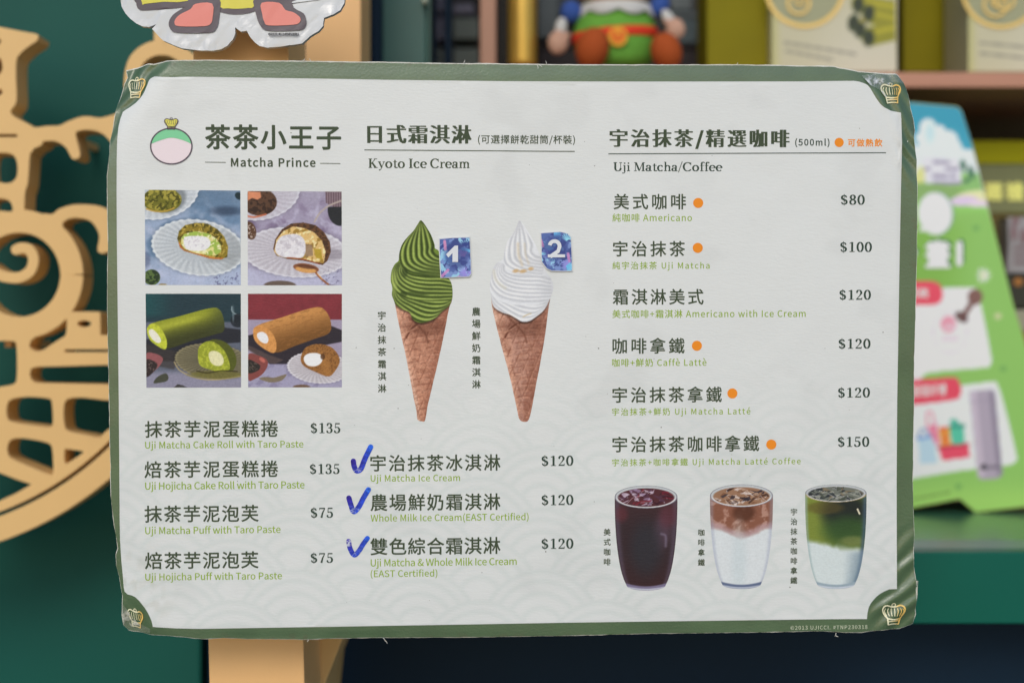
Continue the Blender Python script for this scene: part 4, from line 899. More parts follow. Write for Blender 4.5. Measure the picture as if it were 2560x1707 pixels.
# ---------------------------------------------------------------- two stuck-on number cards
def sticker(corners, seed, num, nb, label, notch=None):
    base = jitter(corners, 4, 0.5, seed)
    v, t = compact(*union([base], [], 5))
    lift = lambda x, y: 0.0012 + 0.0006 * vnoise(x, y, 30, seed)
    def top(x, y): a, b = L(x, y); return np.stack([a, b, D(x, y) + 0.0016 + 0.0006 * vnoise(x, y, 30, seed)], -1)
    def bot(x, y): a, b = L(x, y); return np.stack([a, b, D(x, y) + 0.0008], -1)
    V, Fc = extrude_tris(v, t, top, bot)
    card = obj('number_card', V, Fc, mat('white_card', (214, 216, 222), 0.5), board, label=label)
    cx = sum(p[0] for p in corners) / len(corners); cy_ = sum(p[1] for p in corners) / len(corners)
    inner = [(cx + (x - cx) * 0.955, cy_ + (y - cy_) * 0.965) for x, y in base]
    def fn(X, Y):
        P = Paint(X, Y, (92, 112, 168)); P.put(sstep((P.n(18, seed) - 0.5) / 0.05), (124, 146, 196)); P.put(sstep((P.n(16, seed + 4) - 0.56) / 0.04), (70, 84, 140)); P.put(sstep((P.n(14, seed + 7) - 0.58) / 0.04), (150, 196, 220))
        R_ = random.Random(seed)
        for i in range(13):      # leaves and fronds
            x, y = cx + R_.uniform(-36, 36), cy_ + R_.uniform(-46, 46); a = R_.uniform(0, 6.28); col = R_.choice([(196, 140, 190), (150, 142, 212), (112, 188, 228), (120, 176, 222), (214, 150, 188), (60, 76, 140), (150, 214, 232)])
            if i % 3 == 0: P.put(P.line([(x, y), (x + 20 * math.cos(a), y + 20 * math.sin(a))], 7, 1.5), col, 0.9)
            else:
                for k in range(-3, 4):
                    b_ = a + k * 0.33; l_ = 19 - abs(k) * 2
                    P.put(P.line([(x, y), (x + l_ * math.cos(b_), y + l_ * math.sin(b_))], 2.4, 1.2, 1), col, 0.9)
        P.put(P.ell(cx - 4, cy_ - 8, 30, 32, 0, 14), (66, 78, 138), 0.72)
        return P.out()
    v, t = compact(*union([inner], [], 1.3)); A = np.array(v); x, y = L(A[:, 0], A[:, 1]); z = D(A[:, 0], A[:, 1]) + 0.00172 + 0.0006 * vnoise(A[:, 0], A[:, 1], 30, seed)
    T = [q if ((x[q[1]] - x[q[0]]) * (y[q[2]] - y[q[0]]) - (y[q[1]] - y[q[0]]) * (x[q[2]] - x[q[0]])) > 0 else q[::-1] for q in t]
    obj('leaf_pattern', np.stack([x, y, z], 1), T, m_print, card, colours(v, fn))
    if num == '1': polys = [[(1115, 636), (1137, 614), (1145, 614), (1145, 655), (1131, 655), (1131, 633), (1121, 644)]]
    else: polys = pen(circ(1386, 616, 12.5, 13, 18, 192, 365) + [(1395, 628), (1375, 642)], 9.5, cap=False) + [[(1369, 636), (1412, 636), (1412, 643.5), (1369, 643.5)]]
    v, t = compact(*union(polys)); A = np.array(v); x, y = L(A[:, 0], A[:, 1]); z = D(A[:, 0], A[:, 1]) + 0.0024
    obj('numeral', np.stack([x, y, z], 1), t, mat('white_ink', (226, 230, 236), 0.5), card)
sticker([(1097, 596), (1135, 593.5), (1175, 592), (1176.5, 625), (1178, 660), (1179, 684), (1174, 692), (1140, 694), (1101, 695), (1098, 650)], 31, '1', None, 'small blue leaf-patterned card numbered 1 beside the green cone')
sticker([(1351, 582), (1380, 580), (1400, 578), (1420, 583), (1428, 592), (1430, 630), (1431, 678), (1405, 679), (1378, 678), (1366, 672), (1353, 655), (1352, 620)], 47, '2', None, 'small blue leaf-patterned card numbered 2 with torn edge beside the white cone')

# ---------------------------------------------------------------- sticky tape on the corners
def tape_mat(name, tint, tr):
    m = bpy.data.materials.new(name); m.use_nodes = True; n = m.node_tree.nodes; l = m.node_tree.links; b = n['Principled BSDF']
    b.inputs['Base Color'].default_value = (*lin(tint), 1); b.inputs['Roughness'].default_value = 0.12; b.inputs['Specular IOR Level'].default_value = 0.9; b.inputs['Alpha'].default_value = 1 - tr
    tc = n.new('ShaderNodeTexCoord'); no = n.new('ShaderNodeTexNoise'); no.inputs['Scale'].default_value = 110; no.inputs['Detail'].default_value = 4; l.new(tc.outputs['Object'], no.inputs['Vector'])
    mr = n.new('ShaderNodeMapRange'); mr.inputs[1].default_value = 0.48; mr.inputs[2].default_value = 0.62; mr.inputs[3].default_value = 0.15; mr.inputs[4].default_value = min(1, 1.75 * (1 - tr)); l.new(no.outputs[0], mr.inputs[0]); l.new(mr.outputs[0], b.inputs['Alpha'])
    bu = n.new('ShaderNodeBump'); bu.inputs['Strength'].default_value = 0.8; bu.inputs['Distance'].default_value = 0.004; l.new(no.outputs[0], bu.inputs['Height']); l.new(bu.outputs[0], b.inputs['Normal'])
    return m
m_tape = tape_mat('clear_tape', (225, 230, 234), 0.4); m_tape2 = tape_mat('yellowed_tape', (214, 214, 200), 0.35)
def tape(pts, m, seed, label, amp=0.0012, z0=0.0016):
    v, t = compact(*union([jitter(pts, 5, 0.8, seed)], [], 3.5)); A = np.array(v); x, y = L(A[:, 0], A[:, 1])
    z = D(A[:, 0], A[:, 1]) + z0 + amp * np.abs(fbm(A[:, 0] + A[:, 1], (A[:, 1] - A[:, 0]) * 0.4, 16, seed) - 0.5)
    T = [q if ((x[q[1]] - x[q[0]]) * (y[q[2]] - y[q[0]]) - (y[q[1]] - y[q[0]]) * (x[q[2]] - x[q[0]])) > 0 else q[::-1] for q in t]
    obj('tape_piece', np.stack([x, y, z], 1), T, m, board, smooth=True, label=label)
tape([(2153, 190), (2176, 186), (2200, 184), (2225, 183.5), (2250, 184), (2262, 200), (2268, 204), (2256, 208), (2240, 203), (2222, 212), (2206, 216), (2203, 222), (2214, 238), (2218, 246), (2196, 224), (2175, 214)], m_tape, 3, 'crumpled clear tape over the upper right corner')
tape([(306, 1508), (314, 1520), (325, 1535), (345, 1560), (375, 1570), (376, 1580), (350, 1580), (316, 1579), (317, 1571), (304, 1568), (301, 1540)], m_tape2, 8, 'yellowed clear tape over the lower left corner')
tape([(2287, 1451), (2297, 1452), (2298, 1470), (2296, 1500), (2293, 1530), (2280, 1500)], m_tape2, 12, 'grey tape tab at the lower right edge', z0=-0.002)
0 and tape([(926, 1590), (1010, 1590), (1012, 1600), (1000, 1608), (970, 1610), (940, 1606), (928, 1600)], m_tape, 14, 'thin strip of clear tape hanging from the bottom edge', z0=-0.001)
# ---------------------------------------------------------------- things behind the board, each built at its own distance
T0 = Matrix.Identity(4)
def root(name, px, py, d, label, cat, group=None):
    return empty(name, Matrix.Translation(world(px, py, d)), label, cat, group)
def loc(par, pts):
    o = par.matrix_world.translation; return [Vector(p) - o for p in pts]
def slab(name, par, poly, d0, d1, m, holes=(), label=None, polys=None, bevel=0, warp=None, grid=None):
    """front face traced at distance d0, going back to d1 (true size kept)"""
    v, t = compact(*union(polys or [poly], holes, grid))
    wf = warp or (lambda x, y: 0.0)
    V, Fc = extrude_tris(v, t, lambda x, y: worldA(x, y, d0) + np.stack([0 * x, wf(x, y) + 0 * x, 0 * x], -1), lambda x, y: worldA(x, y, d0) + np.stack([0 * x, d1 - d0 + wf(x, y) + 0 * x, 0 * x], -1))
    o = obj(name, loc(par, V) if par else V, Fc, m, par, label=label)
    bm = bmesh.new(); bm.from_mesh(o.data); bmesh.ops.recalc_face_normals(bm, faces=bm.faces)
    if bevel:
        es = [e for e in bm.edges if len(e.link_faces) == 2 and e.calc_face_angle(0) > 0.6 and abs((e.verts[0].co.y - e.verts[1].co.y)) < 1e-5 and e.verts[0].co.y + (par.matrix_world.translation.y if par else 0) < d0 + 0.001]
        bmesh.ops.bevel(bm, geom=es, offset=bevel, segments=2, affect='EDGES', profile=0.5)
    bm.to_mesh(o.data); bm.free()
    return o
def sheet(name, par, poly, d, m, fn=None, grid=None, k=None, polys=None, holes=()):
    v, t = compact(*union(polys or [poly], holes, grid)); V = [world(x, y, d) for x, y in v]
    T = []
    for q in t:
        a, b, c = V[q[0]], V[q[1]], V[q[2]]
        T.append(q if ((b - a).cross(c - a)).y < 0 else q[::-1])
    return obj(name, loc(par, V), T, m, par, colours(v, fn, k) if fn else None)
def wtext(name, par, s, x0, y0, x1, y1, d, m, off=0.02, style=None, shear=0.0):
    lay = compose(s, off); full = [(v, x) for v, t, x in lay if len(v)]
    ymin = min(v[:, 1].min() for v, x in full); ymax = max(v[:, 1].max() for v, x in full)
    xl = full[0][0][:, 0].min() + full[0][1]; xr = full[-1][0][:, 0].max() + full[-1][1]
    sy = (y1 - y0) / (ymax - ymin); tr = ((x1 - x0) / sy - (xr - xl)) / max(len(lay) - 1, 1) if len(lay) > 1 else 0
    sx = sy if len(lay) > 1 and tr > -0.05 else (x1 - x0) / (xr - xl); tr = tr if tr > -0.05 else 0
    V, T = [], []
    for i, (v, t, x) in enumerate(lay):
        k = len(V)
        for p in v:
            X = x0 + (p[0] + x + tr * i - xl) * sx; Y = y1 - (p[1] - ymin) * sy + shear * (X - x0)
            V.append(world(X, Y, d))
        T += [tuple(q + k for q in tt) for tt in t]
    return obj(name, loc(par, V), T, m, par)
def boxd(name, par, x0, y0, x1, y1, d0, d1, m, bevel=0.0015, label=None):
    a, b = world(x0, y0, d0), world(x1, y1, d0); o = par.matrix_world.translation if par else Vector((0, 0, 0))
    mb = MB().box(a.x - o.x, b.x - o.x, d0 - o.y, d1 - o.y, b.z - o.z, a.z - o.z)
    return mb.build(name, m, par, bevel=bevel, label=label)

G = 1.15
m_teal = mat('teal_painted_wall', (6, 86, 76), 0.55, spec=0.25, k=0.9, var=0.12, vscale=2.2, bump=0.15, bscale=500)
m_goldp = mat('gold_painted_panel', (220, 182, 122), 0.5, k=1.12, spec=0.35, var=0.03, vscale=12, bump=0.1, bscale=400)
m_post = mat('tan_painted_post', (220, 170, 114), 0.5, k=1.35, var=0.05, vscale=9, bump=0.15, bscale=300)
m_navy = mat('navy_panel', (8, 32, 50), 0.6, spec=0.2, k=1.3, var=0.1, vscale=4)
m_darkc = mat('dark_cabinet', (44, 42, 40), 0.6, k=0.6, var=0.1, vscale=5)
m_count = mat('teal_counter_paint', (0, 98, 82), 0.4, spec=0.25, k=0.95, var=0.05, vscale=6)
m_ctop = mat('counter_top_green', (70, 124, 98), 0.22, k=0.8, var=0.12, vscale=3)
m_strip = mat('counter_edge_strip', (120, 150, 140), 0.35, k=0.8)
m_pink = mat('pinkish_shelf_wood', (190, 136, 112), 0.5, k=1.0, var=0.05, vscale=14, stretch=(1, 1, 10))
m_olive = mat('olive_box_card', (132, 124, 0), 0.6, spec=0.2, k=0.95, var=0.12, vscale=9)
m_oliveb = mat('olive_brown_card', (110, 94, 24), 0.6, k=0.8, var=0.1, vscale=9)
m_boxprint = mat('box_front_print', attr=True, rough=0.45)
m_flyer = mat('flyer_print', attr=True, rough=0.4)
m_foil = mat('gold_leaf', (232, 196, 112), 0.3, k=1.0, metal=0.3)

# setting: pavement, wall, cabinet recess
gz = 0.0
tag(obj('pavement', [(-6, -6, gz), (6, -6, gz), (6, 3, gz), (-6, 3, gz)], [(0, 1, 2, 3)], mat('grey_paving', (150, 148, 142), 0.8, k=0.8, var=0.1, vscale=6, bump=0.5, bscale=60)), kind='structure')
wl = world(503, 0, 1.60).x
wall = MB().box(-2.6, wl, 1.60, 1.72, 0.0, 2.7).build('wall', m_teal, bevel=0.004); tag(wall, 'dark teal painted shop wall behind the gold fretwork', 'wall')
# the recess of the shop front: a cabinet with shelf, counter and plinth
cx0 = world(932, 0, 1.60).x; cx1 = 1.35; ctop = world(0, 1380, 1.40).z
cab = empty('display_cabinet', Matrix.Translation((cx0, 1.75, 0)), 'dark shop display cabinet with pinkish shelf board and teal counter behind the menu board', 'display cabinet')
def cb(name, x0, x1, y0, y1, z0, z1, m, bevel=0.002):
    return MB().box(x0 - cx0, x1 - cx0, y0 - 1.75, y1 - 1.75, z0, z1).build(name, m, cab, bevel=bevel)
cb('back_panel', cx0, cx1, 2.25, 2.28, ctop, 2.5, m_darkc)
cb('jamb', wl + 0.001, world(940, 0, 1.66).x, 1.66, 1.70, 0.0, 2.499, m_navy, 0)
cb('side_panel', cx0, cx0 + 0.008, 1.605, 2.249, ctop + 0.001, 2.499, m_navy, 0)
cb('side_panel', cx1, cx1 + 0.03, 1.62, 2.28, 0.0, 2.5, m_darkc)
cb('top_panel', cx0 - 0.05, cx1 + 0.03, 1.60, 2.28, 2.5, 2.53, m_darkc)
zs = world(0, 181, 1.74).z; zs2 = world(0, 219, 1.74).z
xs0 = world(1085, 0, 1.74).x
cb('shelf_board', xs0, cx1 - 0.001, 1.74, 2.249, zs2, zs, m_pink)
cb('counter_top', cx0 + 0.02, cx1 + 0.2, 1.484, 2.249, ctop - 0.03, ctop, m_ctop, 0)
cb('counter_edge', cx0 + 0.02, cx1 + 0.2, 1.4255, 1.4835, ctop - 0.03, ctop + 0.0005, m_strip, 0)
zf = world(0, 1558, 1.40).z
cb('counter_front', cx0 + 0.02, cx1 + 0.2, 1.40, 1.425, zf, ctop + 0.0003, m_count, 0.0015)
cb('plinth', world(520, 0, 1.50).x, cx1 + 0.2, 1.50, 1.55, 0.0, zf + 0.02, m_navy)
# lower wall strip between wall and plinth, door leaf
x0 = world(944, 0, 1.64).x; x1 = world(1066, 0, 1.64).x; x2 = world(1076, 0, 1.64).x
cb('door_leaf', x0, x1, 1.64, 1.67, ctop + 0.002, 2.49, mat('teal_door', (30, 86, 78), 0.4, k=1.2, var=0.25, vscale=6))
cb('door_edge', x1 + 0.0005, x2, 1.638, 1.668, ctop + 0.002, 2.49, mat('teal_edge_highlight', (84, 124, 112), 0.45, k=0.7))  # highlight along the door's edge, put into the colour as a lighter teal
cb('door_knob', world(1053, 0, 1.62).x, world(1068, 0, 1.62).x, 1.622, 1.637, world(0, 8, 1.62).z, world(0, -8, 1.62).z, mat('pale_metal', (190, 196, 176), 0.3, k=0.8), 0.003)
cb('window_bar', world(1080, 0, 1.76).x, world(1089, 0, 1.76).x, 1.76, 1.79, zs + 0.001, 2.49, m_navy)
cb('window_bar', world(1111, 0, 1.76).x, world(1128, 0, 1.76).x, 1.76, 1.79, zs + 0.001, 2.49, m_navy)
cb('dark_post', world(1250, 0, 1.80).x, world(1264, 0, 1.80).x, 1.80, 1.83, zs + 0.001, 2.49, mat('brown_black', (36, 32, 22), 0.6, k=0.6))
cb('wooden_post', world(1200, 0, 1.75).x, world(1240, 0, 1.75).x, 1.75, 1.78, zs + 0.001, 2.49, mat('salmon_wood', (190, 140, 114), 0.5, k=0.85, var=0.08, vscale=10))
# gold tube
tb = root('gold_tube', 1306, 181, 1.80, 'upright shiny gold tube between the salmon post and the plush doll', 'tube')
r_ = 37 / F * 1.80; v = []; f = []
for k, z in enumerate((0.0, 0.004, 0.35, 0.36)):
    rr = r_ * (0.96, 1, 1, 0.9)[k]
    for i in range(32): a = 2 * math.pi * i / 32; v.append((rr * math.cos(a), rr * math.sin(a), z + 0.008))
for k in range(3):
    for i in range(32): f.append((k * 32 + i, k * 32 + (i + 1) % 32, (k + 1) * 32 + (i + 1) % 32, (k + 1) * 32 + i))
f.append(tuple(range(96, 128))); f.append(tuple(range(31, -1, -1)))
obj('tube', v, f, mat('brushed_gold', (214, 176, 84), 0.32, k=1.0, metal=0.55, var=0.08, vscale=20), tb, smooth=True)

# grey goods seen through the bars
gm = mat('grey_green_card', (96, 104, 98), 0.6, k=2.0, var=0.15, vscale=20); gm2 = mat('lilac_grey_card', (112, 110, 124), 0.6, k=1.8, var=0.15, vscale=20)
for (x0, y0, x1, y1, mm, lb) in ((1091, 45, 1109, 100, gm2, 'lilac grey packet in the narrow gap left of the navy bar'), (1091, 125, 1109, 181, gm, 'lowest grey packet in the narrow gap left of the navy bar'),
    (1091, -30, 1109, 28, gm2, 'highest lilac grey packet in the narrow gap beside the door'), (1131, 48, 1198, 98, gm, 'grey carton in the gap left of the salmon post, middle of its column'),
    (1131, 124, 1198, 181, gm, 'lowest grey carton just left of the salmon post'), (1131, 12, 1185, 34, gm2, 'thin lilac grey carton high in the gap left of the salmon post')):
    rt = root('carton', x0, y1, 2.02, lb, 'carton', 'cartons on the shelf behind the bars')
    boxd('box', rt, x0 + 2, y0, x1 - 2, y1 - 1 if y1 > 170 else y1, 2.02, 2.10, mm)
    boxd('lid_flap', rt, x0 + 3, y0 - 3, x1 - 3, y0, 2.022, 2.098, mm, 0.0005)
# dark grey packs behind the doll
for (x0, y0, x1, y1, c, lb) in ((1346, -60, 1395, 95, (84, 92, 94), 'dark grey pack behind the left hand of the plush doll'), (1396, -80, 1440, 40, (50, 58, 66), 'slate pack behind the left shoulder of the plush doll'),
    (1672, 30, 1764, 108, (66, 80, 84), 'slate grey pack behind the right hand of the plush doll'), (1676, -50, 1730, 26, (84, 92, 84), 'grey green pack stacked above the slate one right of the doll')):
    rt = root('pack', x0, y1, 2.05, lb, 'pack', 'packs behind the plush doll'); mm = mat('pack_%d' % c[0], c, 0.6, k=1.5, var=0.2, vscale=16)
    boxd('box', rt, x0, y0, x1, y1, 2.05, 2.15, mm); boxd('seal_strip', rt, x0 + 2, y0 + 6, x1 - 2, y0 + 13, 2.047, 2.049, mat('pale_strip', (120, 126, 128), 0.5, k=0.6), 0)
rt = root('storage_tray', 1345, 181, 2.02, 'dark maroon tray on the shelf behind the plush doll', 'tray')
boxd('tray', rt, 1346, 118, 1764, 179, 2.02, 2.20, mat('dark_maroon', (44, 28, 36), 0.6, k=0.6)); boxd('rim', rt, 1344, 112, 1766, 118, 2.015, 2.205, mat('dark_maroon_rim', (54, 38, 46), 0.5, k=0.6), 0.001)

# plush doll sitting on the shelf
dl = root('plush_doll', 1545, 181, 1.80, 'soft plush doll in a green tunic with red belt and orange boots', 'plush toy')
dd = 1.80; do = dl.matrix_world.translation
def blob(name, px, py, rx, ry, dep, m, yoff=0.0, rot=0.0, par=None, wob=0, lab=None):
    s_ = dd / F; c = world(px, py, dd) - do; R = Matrix.Rotation(math.radians(rot), 3, 'Y')
    v, f = ellipsoid((c.x, yoff, c.z), (rx * s_, dep * s_, ry * s_), 24, 16, R, wob); return obj(name, v, f, m, par or dl, smooth=True, label=lab)
m_gr = mat('green_plush', (106, 172, 62), 0.85, k=0.95, var=0.06, vscale=60, bump=0.6, bscale=900); m_bl = mat('blue_plush', (52, 88, 168), 0.85, k=0.9, bump=0.6, bscale=900)
m_wh = mat('white_plush', (205, 206, 204), 0.85, k=1.0, bump=0.6, bscale=900); m_sk = mat('skin_plush', (206, 164, 142), 0.85, k=0.95, bump=0.6, bscale=900)
m_or = mat('orange_plush', (176, 78, 22), 0.85, k=0.95, bump=0.6, bscale=900); m_re = mat('red_felt', (226, 60, 26), 0.8, k=0.95)
s_ = dd / F
# body: a turned pear shape
prof = [(14, -8), (62, -4), (88, 6), (97, 22), (101, 50), (104, 78), (101, 102), (94, 128), (84, 150), (68, 166), (40, 176)]
v, f = [], []
for (hw, up) in [(p[0], p[1]) for p in [(a, b) for a, b in prof]]:
    for i in range(32):
        a = 2 * math.pi * i / 32; v.append(((-8 + hw * math.cos(a)) * s_, (hw * 0.72 * math.sin(a)) * s_, (up + 12) * s_))
for k in range(len(prof) - 1):
    for i in range(32): f.append((k * 32 + i, k * 32 + (i + 1) % 32, (k + 1) * 32 + (i + 1) % 32, (k + 1) * 32 + i))
obj('tunic', v, f, m_gr, dl, smooth=True)
# belt follows the belly
v, f = [], []
for i in range(49):
    a = 2 * math.pi * i / 48; tilt = 8 * math.cos(a)
    for (dr, up) in ((1.5, -3), (4.5, -1), (4.5, 20), (1.5, 22)):
        hw = 103 + dr; v.append(((-8 + hw * math.cos(a)) * s_, (hw * 0.72 * math.sin(a)) * s_, (78 + up + tilt) * s_))
for i in range(48):
    for j in range(3): f.append((i * 4 + j, i * 4 + j + 1, i * 4 + j + 5, i * 4 + j + 4))
obj('belt', v, f, m_re, dl, smooth=True)
yb_ = -(103 * 0.72 + 7) * s_
bk = sheet('buckle', dl, None, dd + yb_ - 0.0005, mat('yellow_felt', (240, 170, 44), 0.7, k=0.95), polys=[circ(1545, 91, 24, 25, 32)])
wtext('buckle_letter', dl, 'U', 1531, 78, 1559, 104, dd + yb_ - 0.0015, m_re, 0.02)
blob('upper_sleeve', 1427, 36, 27, 29, 24, m_bl, -0.01); blob('upper_sleeve', 1648, 18, 24, 32, 22, m_bl, -0.01, 15)
blob('forearm', 1401, 80, 15, 26, 14, m_wh, -0.022, 8); blob('forearm', 1667, 58, 14, 27, 14, m_wh, -0.022, -32)
for (x, y, r0, sgn) in ((1394, 118, 10, 1), (1682, 85, -15, -1)):
    hd = blob('hand', x, y, 26 if sgn > 0 else 24, 30 if sgn > 0 else 27, 17, m_sk, -0.028, r0)
    c = world(x + sgn * 20, y - 12, dd) - do; R = Matrix.Rotation(math.radians(sgn * 40), 3, 'Y')
    v, f = ellipsoid((c.x, -0.032, c.z), (7 * s_, 7 * s_, 13 * s_), 12, 8, R); obj('thumb', v, f, m_sk, hd, smooth=True)
blob('boot', 1476, 140, 41, 52, 40, m_or, -0.045, 14); blob('boot', 1656, 148, 38, 48, 38, m_or, -0.045, -18)
# scalloped collar and the underside of the head
v, f = [], []
for i in range(97):
    a = 2 * math.pi * i / 96
    for (hw, up) in ((62, 160), (88, 152), (101, 132 - 12 * abs(math.sin(4 * a))), (98, 130 - 12 * abs(math.sin(4 * a)))):
        v.append(((-5 + hw * math.cos(a)) * s_, (hw * 0.78 * math.sin(a)) * s_, (up + 12) * s_))
for i in range(96):
    for j in range(3): f.append((i * 4 + j, i * 4 + j + 1, i * 4 + j + 5, i * 4 + j + 4))
obj('collar', v, f, m_wh, dl, smooth=True)
blob('head', 1535, -80, 120, 112, 96, m_sk, -0.005)

# boxes on the shelf
def cream_box(x0, x1, ring, inner, lab, rolls, lines, seed):
    rt = root('gift_box', x0, 181, 1.76, lab, 'gift box', 'cream gift boxes on the shelf')
    boxd('carton', rt, x0, -330, x1, 180.5, 1.762, 1.86, mat('cream_card', (178, 176, 140), 0.5, k=0.9), 0.001)
    def fn(X, Y):
        P = Paint(X, Y, (176, 172, 146)); P.put(sstep((X - x0 - 30) / 200) * sstep((Y + 60) / 200), (190, 186, 172), 0.7); P.put(sstep((30 - X + x0) / 30), (168, 166, 104), 0.7); P.put(P.ell(ring[0], ring[1], ring[2], ring[2], 0, 4), (140, 142, 112), 0.9)
        if rolls:
            for (ax, ay, bx, by, w_) in ((2150, 10, 2238, 26, 46), (2176, 40, 2250, 58, 40), (2176, 92, 2250, 74, 48)):
                P.put(P.line([(ax, ay), (bx, by)], w_, 4, 1), (132, 130, 26)); P.put(P.line([(ax, ay - 8), (bx, by - 8)], w_ * 0.25, 8, 1), (176, 166, 40), 0.7)
            for (ax, ay) in ((2146, 12), (2172, 34), (2134, 58), (2150, 74), (2172, 96)):
                P.put(P.ell(ax, ay, 15, 22, 8, 4), (48, 60, 30)); P.put(P.ell(ax, ay, 6, 10, 8, 4), (28, 36, 24)); 
            P.put(P.ell(2156, 52, 8, 7, 0, 3), (150, 140, 70), 0.8)
        for (lx0, ly0, lx1, ly1) in lines:
            x = lx0; R_ = random.Random(seed)
            while x < lx1:
                w_ = R_.uniform(6, 26); yy = ly0 + (ly1 - ly0) * (x - lx0) / (lx1 - lx0)
                P.put(P.line([(x, yy), (min(x + w_, lx1), yy + w_ * (ly1 - ly0) / (lx1 - lx0))], 6, 3, 1), (120, 118, 108), 0.8); x += w_ + 5
        return P.out()
    sheet('front_print', rt, [(x0 + 1, -329), (x1 - 1, -329), (x1 - 1, 179.5), (x0 + 1, 179.5)], 1.7605, m_boxprint, fn, 4.5, 1.4)
    x, y, r = ring
    sheet('gold_ring', rt, None, 1.7590, m_foil, polys=pen([p for p in circ(x, y, r, r, 60) + [circ(x, y, r, r, 60)[0]]], 10, cap=False))
    P_ = []
    for (ix, iy, ir) in inner: P_ += pen(circ(ix, iy, ir, ir, 36) + [circ(ix, iy, ir, ir, 36)[0]], 6.5 if ir > 16 else 5, cap=False)
    sheet('gold_emblem', rt, None, 1.7580, m_foil, polys=P_)
cream_box(1929, 2243, (2012, -30, 96), [(1997, 8, 27), (2000, 2, 11)], 'cream gift box with gold ring and green cake roll picture on the shelf', True, [(1962, 107, 2138, 136), (1965, 128, 2080, 150)], 4)
cream_box(2420, 2700, (2503, -28, 96), [(2489, 12, 29), (2492, 4, 12), (2512, 0, 24)], 'cream gift box with gold ring cut off by the upper right photo edge', False, [(2452, 108, 2620, 124), (2452, 134, 2600, 150)], 9)
for (x0, x1, d, lb) in ((1768, 1926, 1.79, 'olive green gift box standing right of the plush doll'), (2258, 2416, 1.88, 'olive green gift box standing between the two cream boxes')):
    rt = root('gift_box', x0, 181, d, lb, 'gift box', 'olive gift boxes on the shelf')
    boxd('carton', rt, x0, -330, x1, 180.5 - 853 * 0 - 0, d, d + 0.1, m_olive, 0.001); boxd('lid_edge', rt, x0 - 1, -330, x1 + 1, -250, d - 0.001, d + 0.101, m_olive, 0.001)
# move the two olive boxes down on to the board: their feet are where the board's top is at their own distance
for o in [q for q in COL.objects if q.name.startswith('gift_box') and 'olive' in q['label']]:
    low = min((o.matrix_world @ Vector(c)).z for ch in o.children for c in ch.bound_box) if False else None
# olive packs and pouch on the counter behind the flyer
rt = root('gold_lettered_box', 2300, 1250, 1.86, 'olive tea box with a row of gold characters behind the green flyer', 'box')
boxd('carton', rt, 2300, 533, 2720, 1247, 1.86, 1.98, m_oliveb, 0.001)
boxd('lid', rt, 2296, 352, 2724, 409, 1.855, 1.985, mat('bright_olive_lid', (150, 146, 0), 0.6, k=1.3, spec=0.2), 0.001)
boxd('sleeve', rt, 2298, 409.6, 2722, 532.4, 1.858, 1.982, mat('grey_olive_card', (118, 122, 80), 0.55, k=1.1, var=0.08, vscale=10), 0.001)
wtext('gold_lettering', rt, '嚴選禮盒', 2405, 455, 2615, 502, 1.8565, mat('yellow_gold_ink', (240, 204, 110), 0.5, k=1.6), 0.02)
rt = root('foil_pouch', 2517, 690, 1.80, 'silvery pouch with dull pink print at the right photo edge', 'pouch')
slab('pouch', rt, smooth_closed([(2519, 548), (2524, 543), (2640, 543), (2646, 550), (2642, 620), (2646, 676), (2640, 682), (2524, 682), (2518, 676), (2521, 612)], 3), 1.795, 1.83, mat('silver_foil', (168, 164, 168), 0.35, k=0.8, metal=0.2, var=0.1, vscale=40), bevel=0.001)
sheet('pouch_print', rt, None, 1.7935, mat('dull_pink_ink', (150, 116, 122), 0.5, k=0.8), polys=[circ(2540, 552, 9, 9, n=20), circ(2535, 580, 7, 22, n=20), circ(2560, 590, 9, 20, n=20)] + [[(2536 + i * 5, 615 + j * 18), (2539 + i * 5, 615 + j * 18), (2539 + i * 5, 624 + j * 18), (2536 + i * 5, 624 + j * 18)] for i in range(16) for j in range(3)])
rt = root('dark_tin', 2520, 780, 1.80, 'dark tin with an orange spot under the silvery pouch', 'tin')
boxd('tin', rt, 2508, 684, 2680, 770, 1.80, 1.86, mat('dark_olive_tin', (40, 42, 24), 0.4, k=0.8), 0.002); sheet('orange_spot', rt, None, 1.7985, mat('dull_orange', (186, 120, 44), 0.5, k=0.8), polys=[circ(2546, 704, 12, 11, n=20)])
rt = root('cream_tub', 2520, 840, 1.80, 'cream tub low behind the right edge of the green flyer', 'tub')
boxd('tub', rt, 2512, 774, 2680, 828, 1.80, 1.86, mat('cream_tub_card', (176, 172, 148), 0.5, k=0.8), 0.003); boxd('tub_band', rt, 2510, 829, 2682, 1265, 1.798, 1.862, mat('amber_card', (160, 124, 40), 0.5, k=0.8), 0.002)

